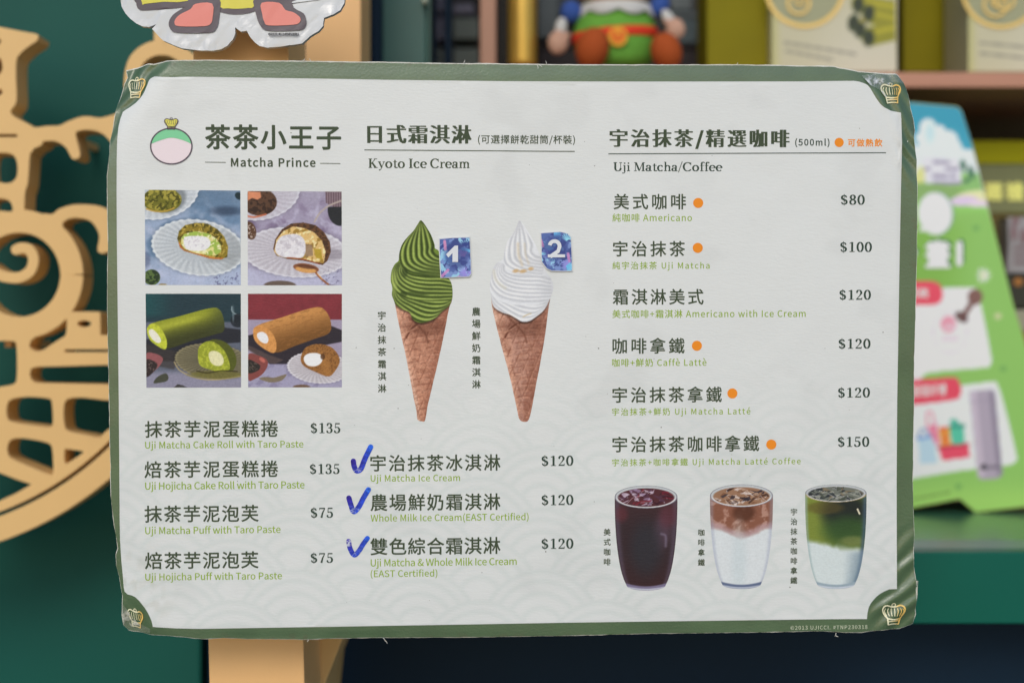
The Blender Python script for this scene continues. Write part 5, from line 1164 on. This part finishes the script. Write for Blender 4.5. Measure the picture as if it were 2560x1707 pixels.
# green flyer stand on the counter
fy = root('flyer_stand', 2400, 1281, 1.723, 'green and blue cardboard promotional stand right of the menu board, on the teal counter', 'promotional stand')
fo = [(2120, 244), (2283, 256), (2388, 265.5), (2397, 269), (2404, 277), (2431, 363), (2469, 512), (2485, 572), (2533, 760), (2560, 845), (2600, 985), (2676, 1258), (2560, 1267), (2439, 1281), (2399, 1247), (2285, 1269), (2150, 1290), (2050, 1302), (2060, 900)]
slab('card', fy, fo, 1.7235, 1.7265, mat('card_edge', (196, 200, 120), 0.6, k=0.8))
bm_ = MB(); a = world(2120, 300, 1.727); b = world(2560, 1272, 1.727)
slab('rear_strut', fy, [(2300, 500), (2330, 500), (2420, 1250), (2300, 1250)], 1.7275, 1.80, mat('raw_card', (170, 150, 120), 0.8))
def c_fly(X, Y):
    P = Paint(X, Y, (130, 176, 92)); P.put(sstep((Y - 520) / 60) * sstep((1000 - Y) / 300) * sstep((2450 - X) / 120), (118, 164, 68), 0.9); P.put(sstep((Y - 1180) / 80), (150, 192, 98), 0.8)
    P.put(sstep((412 - Y) / 10), (44, 140, 164)); P.put(sstep((430 - Y) / 60) * sstep((Y - 300) / 100), (60, 160, 184), 0.4)
    for (x, y, a, b) in ((2320, 322, 22, 26), (2348, 334, 18, 22), (2318, 350, 24, 24), (2370, 352, 26, 26), (2385, 370, 20, 22), (2345, 372, 52, 30), (2400, 400, 30, 30), (2300, 385, 14, 22), (2285, 420, 40, 40), (2345, 410, 70, 34), (2430, 405, 40, 32), (2300, 345, 12, 14), (2250, 400, 50, 60)):
        P.put(P.ell(x, y, a, b, 0, 4), (200, 210, 222))
    P.put(sstep((Y - 412) / 6) * sstep((430 - Y) / 6), (204, 212, 224)); P.put(P.ell(2325, 332, 10, 22, 0, 14), (150, 190, 206), 0.5)
    P.put(P.poly([(2306, 392), (2396, 398), (2404, 440), (2402, 462), (2318, 465), (2306, 440)], 4), (200, 200, 216)); P.put(P.ell(2297, 455, 14, 40, 10, 6), (196, 196, 110), 0.8)
    for (y, xs) in ((405, ((2336, 2370),)), (422, ((2314, 2322), (2366, 2394))), (440, ((2334, 2366), (2378, 2386))), (457, ((2336, 2368), (2376, 2388), (2394, 2404)))):
        for (a, b) in xs: P.put(P.line([(a, y), (b, y + 1)], 9, 4, 1), (128, 120, 140), 0.8)
    P.put(sstep((Y - 425) / 14) * sstep((X - 2403) / 6) * sstep((505 - Y) / 10), (128, 172, 104)); 
    for (x, y, r) in ((2408, 414, 30), (2428, 432, 36), (2417, 452, 12)): P.put(P.ell(x, y, 7, r * 0.5, -12, 3), (48, 100, 76))
    P.put(P.ell(2300, 480, 110, 22, 0, 6), (126, 160, 96)); 
    P.put(P.ell(2440, 492, 50, 16, -4, 5), (206, 206, 160)); P.put(P.ell(2410, 502, 36, 13, -4, 5), (200, 184, 206)); P.put(P.ell(2450, 510, 30, 10, 0, 5), (206, 192, 206)); P.put(sstep((Y - 515) / 4) * sstep((540 - Y) / 20) * sstep((X - 2380) / 10), (134, 186, 96))
    P.put(P.ell(2342, 534, 43, 54, -4, 4), (96, 120, 140), 0.6); P.put(P.ell(2338, 534, 43, 53, -4, 4), (206, 212, 226)); P.put(P.poly([(2300, 568), (2299, 580), (2325, 576)], 3), (206, 212, 226))
    # daisy
    th = np.arctan2(Y - 688, X - 2458); r = np.hypot(X - 2458, Y - 688); P.put(sstep((14 + 7 * np.cos(9 * th) - r) / 3), (226, 228, 206)); P.put(sstep((5 - r) / 2), (232, 218, 120))
    for (x, y) in ((2440, 570), (2508, 921), (2396, 1216), (2495, 790)): P.put(P.ell(x, y, 9, 8, 0, 6), (100, 152, 82) if y != 790 else (206, 190, 170), 0.7)
    # upper white bubble, red tab
    P.put(P.poly(smooth_closed([(2200, 726), (2300, 722), (2425, 718), (2440, 726), (2452, 760), (2478, 890), (2474, 912), (2460, 919), (2320, 932), (2296, 955), (2200, 975)], 3), 4), (206, 210, 220))
    P.put(P.poly(smooth_closed([(2150, 706), (2290, 703), (2336, 704), (2352, 716), (2357, 738), (2350, 755), (2335, 761), (2290, 763), (2150, 770)], 3), 4), (206, 70, 92))
    P.put(np.exp(-((np.hypot((X - 2375) / 42, (Y - 830) / 51) - 1) / 0.02) ** 2), (200, 184, 198), 0.8); P.put(P.ell(2371, 810, 19, 21, 0, 3), (206, 142, 160)); P.put(P.poly([(2358, 822), (2370, 808), (2378, 816), (2386, 806), (2390, 820)], 2), (216, 180, 190))
    for x in (2362, 2372, 2382, 2392): P.put(P.ell(x - 2, 846, 3.5, 8, 0, 3), (202, 178, 190), 0.8)
    P.put(P.ell(2438, 742, 19, 20, 20, 3), (120, 86, 80)); P.put(P.line([(2434, 750), (2420, 772), (2412, 785)], 14, 3), (116, 82, 78)); P.put(P.ell(2404, 792, 18, 12, 35, 3), (96, 66, 66)); 
    # lower white bubble
    P.put(P.poly(smooth_closed([(2150, 968), (2400, 962), (2480, 953), (2494, 962), (2510, 1010), (2541, 1135), (2538, 1152), (2520, 1162), (2400, 1176), (2285, 1195), (2150, 1215)], 3), 4), (204, 208, 218))
    P.put(P.poly(smooth_closed([(2150, 956), (2290, 949), (2380, 943), (2395, 950), (2403, 970), (2399, 990), (2385, 999), (2290, 1011), (2150, 1025)], 3), 4), (204, 66, 90))
    P.put(P.poly([(2424, 978), (2480, 972), (2488, 980), (2507, 1185), (2495, 1196), (2452, 1198), (2444, 1190)], 4), (158, 148, 164)); P.put(P.poly([(2426, 980), (2440, 978), (2462, 1190), (2446, 1190)], 6), (184, 172, 186), 0.8); P.put(P.poly([(2472, 978), (2486, 980), (2506, 1186), (2494, 1190)], 5), (124, 116, 134), 0.8); P.put(P.line([(2425, 1004), (2484, 999)], 3, 3, 1), (140, 130, 150), 0.7)
    P.put(P.ell(2459, 1167, 8, 8, 0, 3), (48, 48, 58)); P.put(P.line([(2472, 1168), (2495, 1167)], 8, 4, 1), (96, 90, 104), 0.8)
    P.put(P.poly([(2295, 1092), (2335, 1088), (2343, 1156), (2301, 1160)], 3), (168, 192, 222)); P.put(P.line([(2297, 1092), (2302, 1075), (2312, 1073), (2322, 1090)], 4, 2), (58, 110, 170)); P.put(P.line([(2294, 1096), (2328, 1090)], 7, 3, 1), (80, 128, 186), 0.8)
    P.put(P.poly([(2316, 1064), (2342, 1060), (2350, 1110), (2340, 1112)], 4), (206, 120, 146)); P.put(P.line([(2318, 1062), (2316, 1035), (2324, 1028), (2332, 1036), (2336, 1060)], 4, 2), (206, 104, 136))
    P.put(P.poly([(2347, 1072), (2374, 1068), (2378, 1112), (2352, 1115)], 3), (232, 150, 60)); P.put(P.line([(2360, 1070), (2365, 1113)], 6, 2, 1), (206, 72, 50)); P.put(P.line([(2350, 1070), (2372, 1068)], 5, 2, 1), (206, 72, 50))
    P.put(P.poly([(2374, 1066), (2408, 1064), (2413, 1108), (2380, 1112)], 3), (78, 176, 150)); P.put(P.line([(2374, 1066), (2409, 1064)], 9, 2, 1), (44, 140, 120)); P.put(P.ell(2386, 1055, 12, 8, 20, 3), (66, 166, 144))
    P.put(P.poly([(2346, 1118), (2420, 1110), (2426, 1142), (2356, 1151)], 3), (206, 70, 96)); P.put(P.line([(2347, 1119), (2420, 1111)], 8, 2, 1), (178, 50, 76))
    R_ = random.Random(3); x = 2286
    while x < 2370: P.put(P.line([(x, 1247 - (x - 2286) * 0.2), (x + 5, 1246 - (x - 2286) * 0.2)], 5, 2, 1), (96, 130, 60), 0.8); x += R_.uniform(7, 10)
    return P.out()
cen = np.array((2350, 800.0)); fin = [tuple(np.array(p) + (cen - np.array(p)) * 0.004) for p in fo]
sheet('front_print', fy, fin, 1.7228, m_flyer, c_fly, 4.0, 1.55)
m_wtx = mat('white_print', (214, 224, 232), 0.5, k=2); m_shd = mat('deep_green_print', (58, 124, 78), 0.5)
for (s, a, b, c, d_, of) in (('計', 2236, 602, 2291, 672, 0.03), ('畫', 2313, 600, 2376, 670, 0.012), ('!', 2390, 602, 2407, 667, 0.07)):
    wtext('headline_shadow', fy, s, a + 5, b - 5, c + 5, d_ - 5, 1.7222, m_shd, of); wtext('headline', fy, s, a, b, c, d_, 1.7218, m_wtx, of, shear=0.0)
wtext('tab_lettering', fy, '超值好禮', 2281, 963, 2366, 992, 1.7220, m_wtx, 0.005, shear=-0.06); wtext('tab_lettering', fy, '服務', 2270, 720, 2322, 745, 1.7220, m_wtx, 0.005)

# gold fretwork on the wall
fr_ = root('gold_fretwork', 60, 1400, 1.44, 'large gold cut-out fretwork with scrolls and a curved rim on the teal wall', 'wall ornament')
z4 = lambda P_: [(x / 2.24, y / 2.24) for x, y in P_]; z5 = lambda P_: [(x / 2.178, 700 + y / 2.178) for x, y in P_]
pl = []
pl.append(smooth_closed(z4([(-400, 60), (-150, 120), (0, 152), (120, 176), (205, 192), (214, 210), (205, 232), (160, 262), (115, 300), (92, 340), (90, 440), (92, 570), (60, 622), (75, 650), (120, 676), (190, 715), (240, 800), (200, 830), (170, 860), (162, 950), (155, 1030), (140, 1080), (136, 1180), (136, 1220), (0, 1230), (-400, 1260)]), 3))
pl.append(smooth_closed(z4([(150, 705), (190, 715), (260, 706), (330, 703), (380, 680), (450, 655), (500, 652), (560, 660), (640, 640), (760, 600), (780, 700), (700, 860), (640, 820), (610, 785), (580, 755), (540, 735), (480, 728), (432, 738), (425, 762), (445, 840), (447, 878), (425, 892), (400, 885), (370, 830), (320, 795), (270, 790), (225, 802), (150, 870), (120, 780)]), 3))
pl.append(smooth_closed(z4([(240, 1200), (290, 1200), (330, 1170), (400, 1148), (480, 1145), (560, 1155), (620, 1190), (662, 1260), (662, 1400), (598, 1412), (570, 1420), (545, 1400), (555, 1330), (540, 1280), (500, 1235), (440, 1222), (390, 1225), (350, 1252), (360, 1300), (300, 1290)]), 3))
pl += pen(circ(48, 687, 131, 134, 60) + [circ(48, 687, 131, 134, 60)[0]], 58, cap=False)
pl += pen(smooth_open([(40, 624), (52, 620), (68, 622), (80, 635), (83, 655), (74, 678), (52, 692), (25, 694), (-5, 686), (-35, 665), (-80, 640)], 6), 27)
pl.append(z5([(-400, 215), (-100, 230), (60, 235), (200, 215), (330, 200), (368, 190), (388, 172), (540, 172), (546, 180), (548, 300), (760, 300), (760, 900), (590, 960), (400, 1090), (200, 1210), (0, 1290), (-400, 1420)]))
RC = (-270, 563)
arc = [(RC[0] + 791 * math.cos(math.radians(a)), RC[1] + 791 * math.sin(math.radians(a))) for a in np.linspace(15, 130, 70)]
pl += pen(arc, 88, cap=False)
pl += pen(smooth_open([(328, 215), (331, 180), (342, 150), (366, 129), (396, 120), (432, 124), (466, 146), (492, 172), (510, 215)], 5), 38); pl += pen([(398, 20), (398, 122)], 27)
ho = []
def rr(P_, n=3): return smooth_closed(P_, n)
ho.append(rr(z5([(362, 215), (362, 260), (355, 300), (330, 318), (280, 350), (240, 376), (200, 388), (168, 372), (162, 345), (190, 312), (250, 292), (320, 250), (350, 222)])))
ho.append(z5([(352, 378), (800, 378), (800, 392), (352, 392)])); ho.append(circ(458 / 2.178, 700 + 238 / 2.178, 17, 8, 20))
ho.append(rr(z5([(190, 475), (300, 471), (800, 468), (800, 575), (590, 568), (230, 560), (185, 552), (166, 530), (166, 495)])))
ho.append(rr(z5([(-100, 335), (0, 332), (75, 335), (88, 360), (92, 450), (90, 530), (75, 565), (0, 580), (-100, 590)])))
ho.append(rr(z5([(60, 650), (150, 636), (262, 645), (280, 665), (286, 720), (286, 780), (268, 800), (180, 790), (65, 772), (40, 745), (38, 690)])))
ho.append(rr(z5([(370, 648), (450, 640), (590, 655), (800, 660), (800, 700), (590, 812), (545, 855), (480, 845), (375, 822), (352, 785), (348, 690)])))
ho.append(rr(z5([(72, 864), (150, 864), (258, 886), (282, 915), (288, 980), (288, 1050), (270, 1058), (200, 1030), (72, 975), (44, 945), (44, 895)])))
ho.append(rr(z5([(362, 920), (440, 930), (450, 940), (400, 975), (362, 998), (352, 985), (352, 930)])))
ho.append(z5([(-100, 1010), (0, 1050), (90, 1085), (170, 1112), (90, 1158), (0, 1200), (-100, 1245)]))
ho.append(z4([(-300, 752), (92, 752), (98, 760), (92, 768), (-300, 768)])); ho.append(rr(z4([(-60, 870), (0, 857), (60, 862), (88, 890), (97, 940), (90, 995), (55, 1024), (0, 1022), (-60, 1010)])))
ho.append(rr(z4([(-60, 1120), (0, 1112), (45, 1122), (66, 1150), (64, 1185), (0, 1180), (-60, 1190)]))); ho.append(rr(z4([(-40, 330), (-5, 325), (8, 345), (12, 385), (0, 412), (-40, 415)]))); ho.append(rr(z4([(-50, 505), (0, 500), (12, 516), (0, 532), (-50, 535)]))); ho.append(circ(-4, 104, 6, 7, 12))
g1 = [(RC[0] + 765 * math.cos(math.radians(a)), RC[1] + 765 * math.sin(math.radians(a))) for a in np.linspace(16, 128, 60)]; g2 = [(RC[0] + 775 * math.cos(math.radians(a)), RC[1] + 775 * math.sin(math.radians(a))) for a in np.linspace(128, 16, 60)]
ho.append(g1 + g2)
slab('fretwork_panel', fr_, None, 1.44, 1.474, m_goldp, holes=ho, polys=pl, bevel=0.0006)
for (x, y) in ((-60, 560), (300, 1090), (20, 860), (150, 330), (330, 900)):
    boxd('spacer', fr_, x - 8, y - 8, x + 8, y + 8, 1.4745, 1.6, m_post, 0)

# the painted timber easel carrying the board
es = root('wooden_easel', 620, 1707, 1.20, 'tan painted wooden easel post standing behind the menu board', 'easel')
eo = es.matrix_world.translation
def prism(name, q, d0, d1, m, bev=0.0015):
    a = [world(x, y, d0) - eo for x, y in q]; b = [p + Vector((0, d1 - d0, 0)) for p in a]
    n = len(q); o = MB().add(a + b, [tuple(range(n)), tuple(range(2 * n - 1, n - 1, -1))] + [(i, i + n, (i + 1) % n + n, (i + 1) % n) for i in range(n)])
    return o.build(name, m, es, bevel=bev)
prism('front_post', [(471, -300), (711, -300), (839, 4800), (603, 4800)], 1.20, 1.30, m_post)
prism('rear_post', [(763, -500), (902, -500), (902, 1500), (763, 1500)], 1.45, 1.55, m_post)
prism('slanting_leg', [(740, 1380), (945, 1380), (856, 1598), (813, 1707), (560, 4250), (380, 4250)], 1.301, 1.449, m_goldp)
for y in (400, 1200):
    prism('crosspiece', [(560, y), (720, y), (720, y + 60), (560, y + 60)], 1.301, 1.449, m_post, 0)
prism('board_rest', [(540, 700), (700, 700), (700, 760), (540, 760)], 1.152, 1.199, m_post, 0.001)

# white wrapped cut-out board on top of the post; its printed figure is replaced by plain rounded patches
co = root('cutout_board', 580, 120, 1.165, 'white foil-wrapped cut-out board with coral patches above the menu board', 'cut-out sign')
zz1 = lambda P_: [(x / 2.45, y / 2.45) for x, y in P_]
cpoly = zz1([(700, -300), (742, -60), (738, 0), (745, 40), (768, 82), (800, 118), (835, 145), (870, 160), (912, 165), (958, 150), (930, 178), (960, 212), (1000, 250), (1060, 278), (1120, 298), (1180, 306), (1240, 312), (1300, 312), (1350, 302), (1392, 280), (1425, 245), (1440, 205), (1440, 168), (1475, 194), (1512, 190), (1530, 228), (1560, 262), (1590, 285), (1640, 293), (1720, 287), (1800, 275), (1850, 270), (1900, 225), (1950, 192), (1978, 160), (1985, 112), (2040, 92), (2085, 62), (2108, 20), (2118, -60), (2160, -300)])
cp = jitter(cpoly, 5, 1.2, 5)
wr = lambda x, y: 0.0022 * (fbm(x * 0.8 + y * 0.5, (y - x) * 0.35, 34, 6) - 0.5) * (0.25 + sstep((60 - pdist(np.atleast_1d(x), np.atleast_1d(y), cpoly)) / 60))
m_wrap = mat('white_wrapping_film', (208, 211, 214), 0.22, k=1.0, spec=0.8, bump=0.15, bscale=60, stretch=(1, 1, 0.4))
slab('foam_body', co, cp, 1.165, 1.171, m_wrap, warp=wr, grid=7)
m_pl = mat('plum_print', (84, 74, 84), 0.35); m_co = mat('coral_print', (232, 134, 122), 0.35); m_ye = mat('yellow_print', (222, 212, 72), 0.35)
def cprint(name, P_, z, m, n=3):
    v, t = compact(*union([smooth_closed(zz1(P_), n)], [], 7)); A = np.array(v); B_ = worldA(A[:, 0], A[:, 1], 1.165); B_[:, 1] += wr(A[:, 0], A[:, 1]) - z; V = [Vector(q) for q in B_]
    T = [q if ((V[q[1]] - V[q[0]]).cross(V[q[2]] - V[q[0]])).y < 0 else q[::-1] for q in t]
    return obj(name, loc(co, V), T, m, co)
cprint('dark_patch', [(835, -80), (835, 20), (850, 58), (900, 66), (1120, 48), (1180, 20), (1300, 60), (1400, 88), (1500, 88), (1580, 64), (1650, 20), (1760, 30), (1900, -5), (1990, -80), (1400, -200)], 0.0006, m_pl)
cprint('white_gap', [(1780, 22), (1900, 8), (1960, 0), (1980, -20), (1900, -30), (1850, -10)], 0.0009, m_wrap) 
cprint('yellow_patch', [(870, -100), (872, 22), (890, 26), (1010, 14), (1155, 8), (1160, -100)], 0.0009, m_ye, 2)
cprint('yellow_patch', [(1335, -100), (1340, 40), (1400, 54), (1450, 57), (1520, 52), (1562, 36), (1565, -100)], 0.0009, m_ye, 2)
for P_, Q_ in (([(1170, -20), (1150, 30), (1110, 60), (1060, 95), (1035, 140), (1045, 180), (1090, 204), (1280, 204), (1325, 180), (1342, 120), (1340, -20)], [(1200, 28), (1170, 60), (1110, 90), (1078, 120), (1072, 148), (1100, 165), (1250, 165), (1292, 150), (1305, 110), (1302, 26)]),
               ([(1565, -20), (1572, 100), (1600, 165), (1650, 192), (1830, 190), (1870, 170), (1878, 130), (1860, 85), (1800, 50), (1760, -20)], [(1605, 22), (1608, 90), (1622, 140), (1650, 160), (1800, 156), (1838, 140), (1840, 112), (1800, 80), (1750, 65), (1712, 22)])):
    a_ = cprint('dark_patch', P_, 0.0011, m_pl); b_ = cprint('coral_patch', Q_, 0.0016, m_co)
wtext('copyright_line', co, '©2013 UJICCI. #TNP220811', 1643 / 2.45, 202 / 2.45, 1832 / 2.45, 219 / 2.45, 1.1625, mat('black_print', (50, 50, 54), 0.5), 0.02)
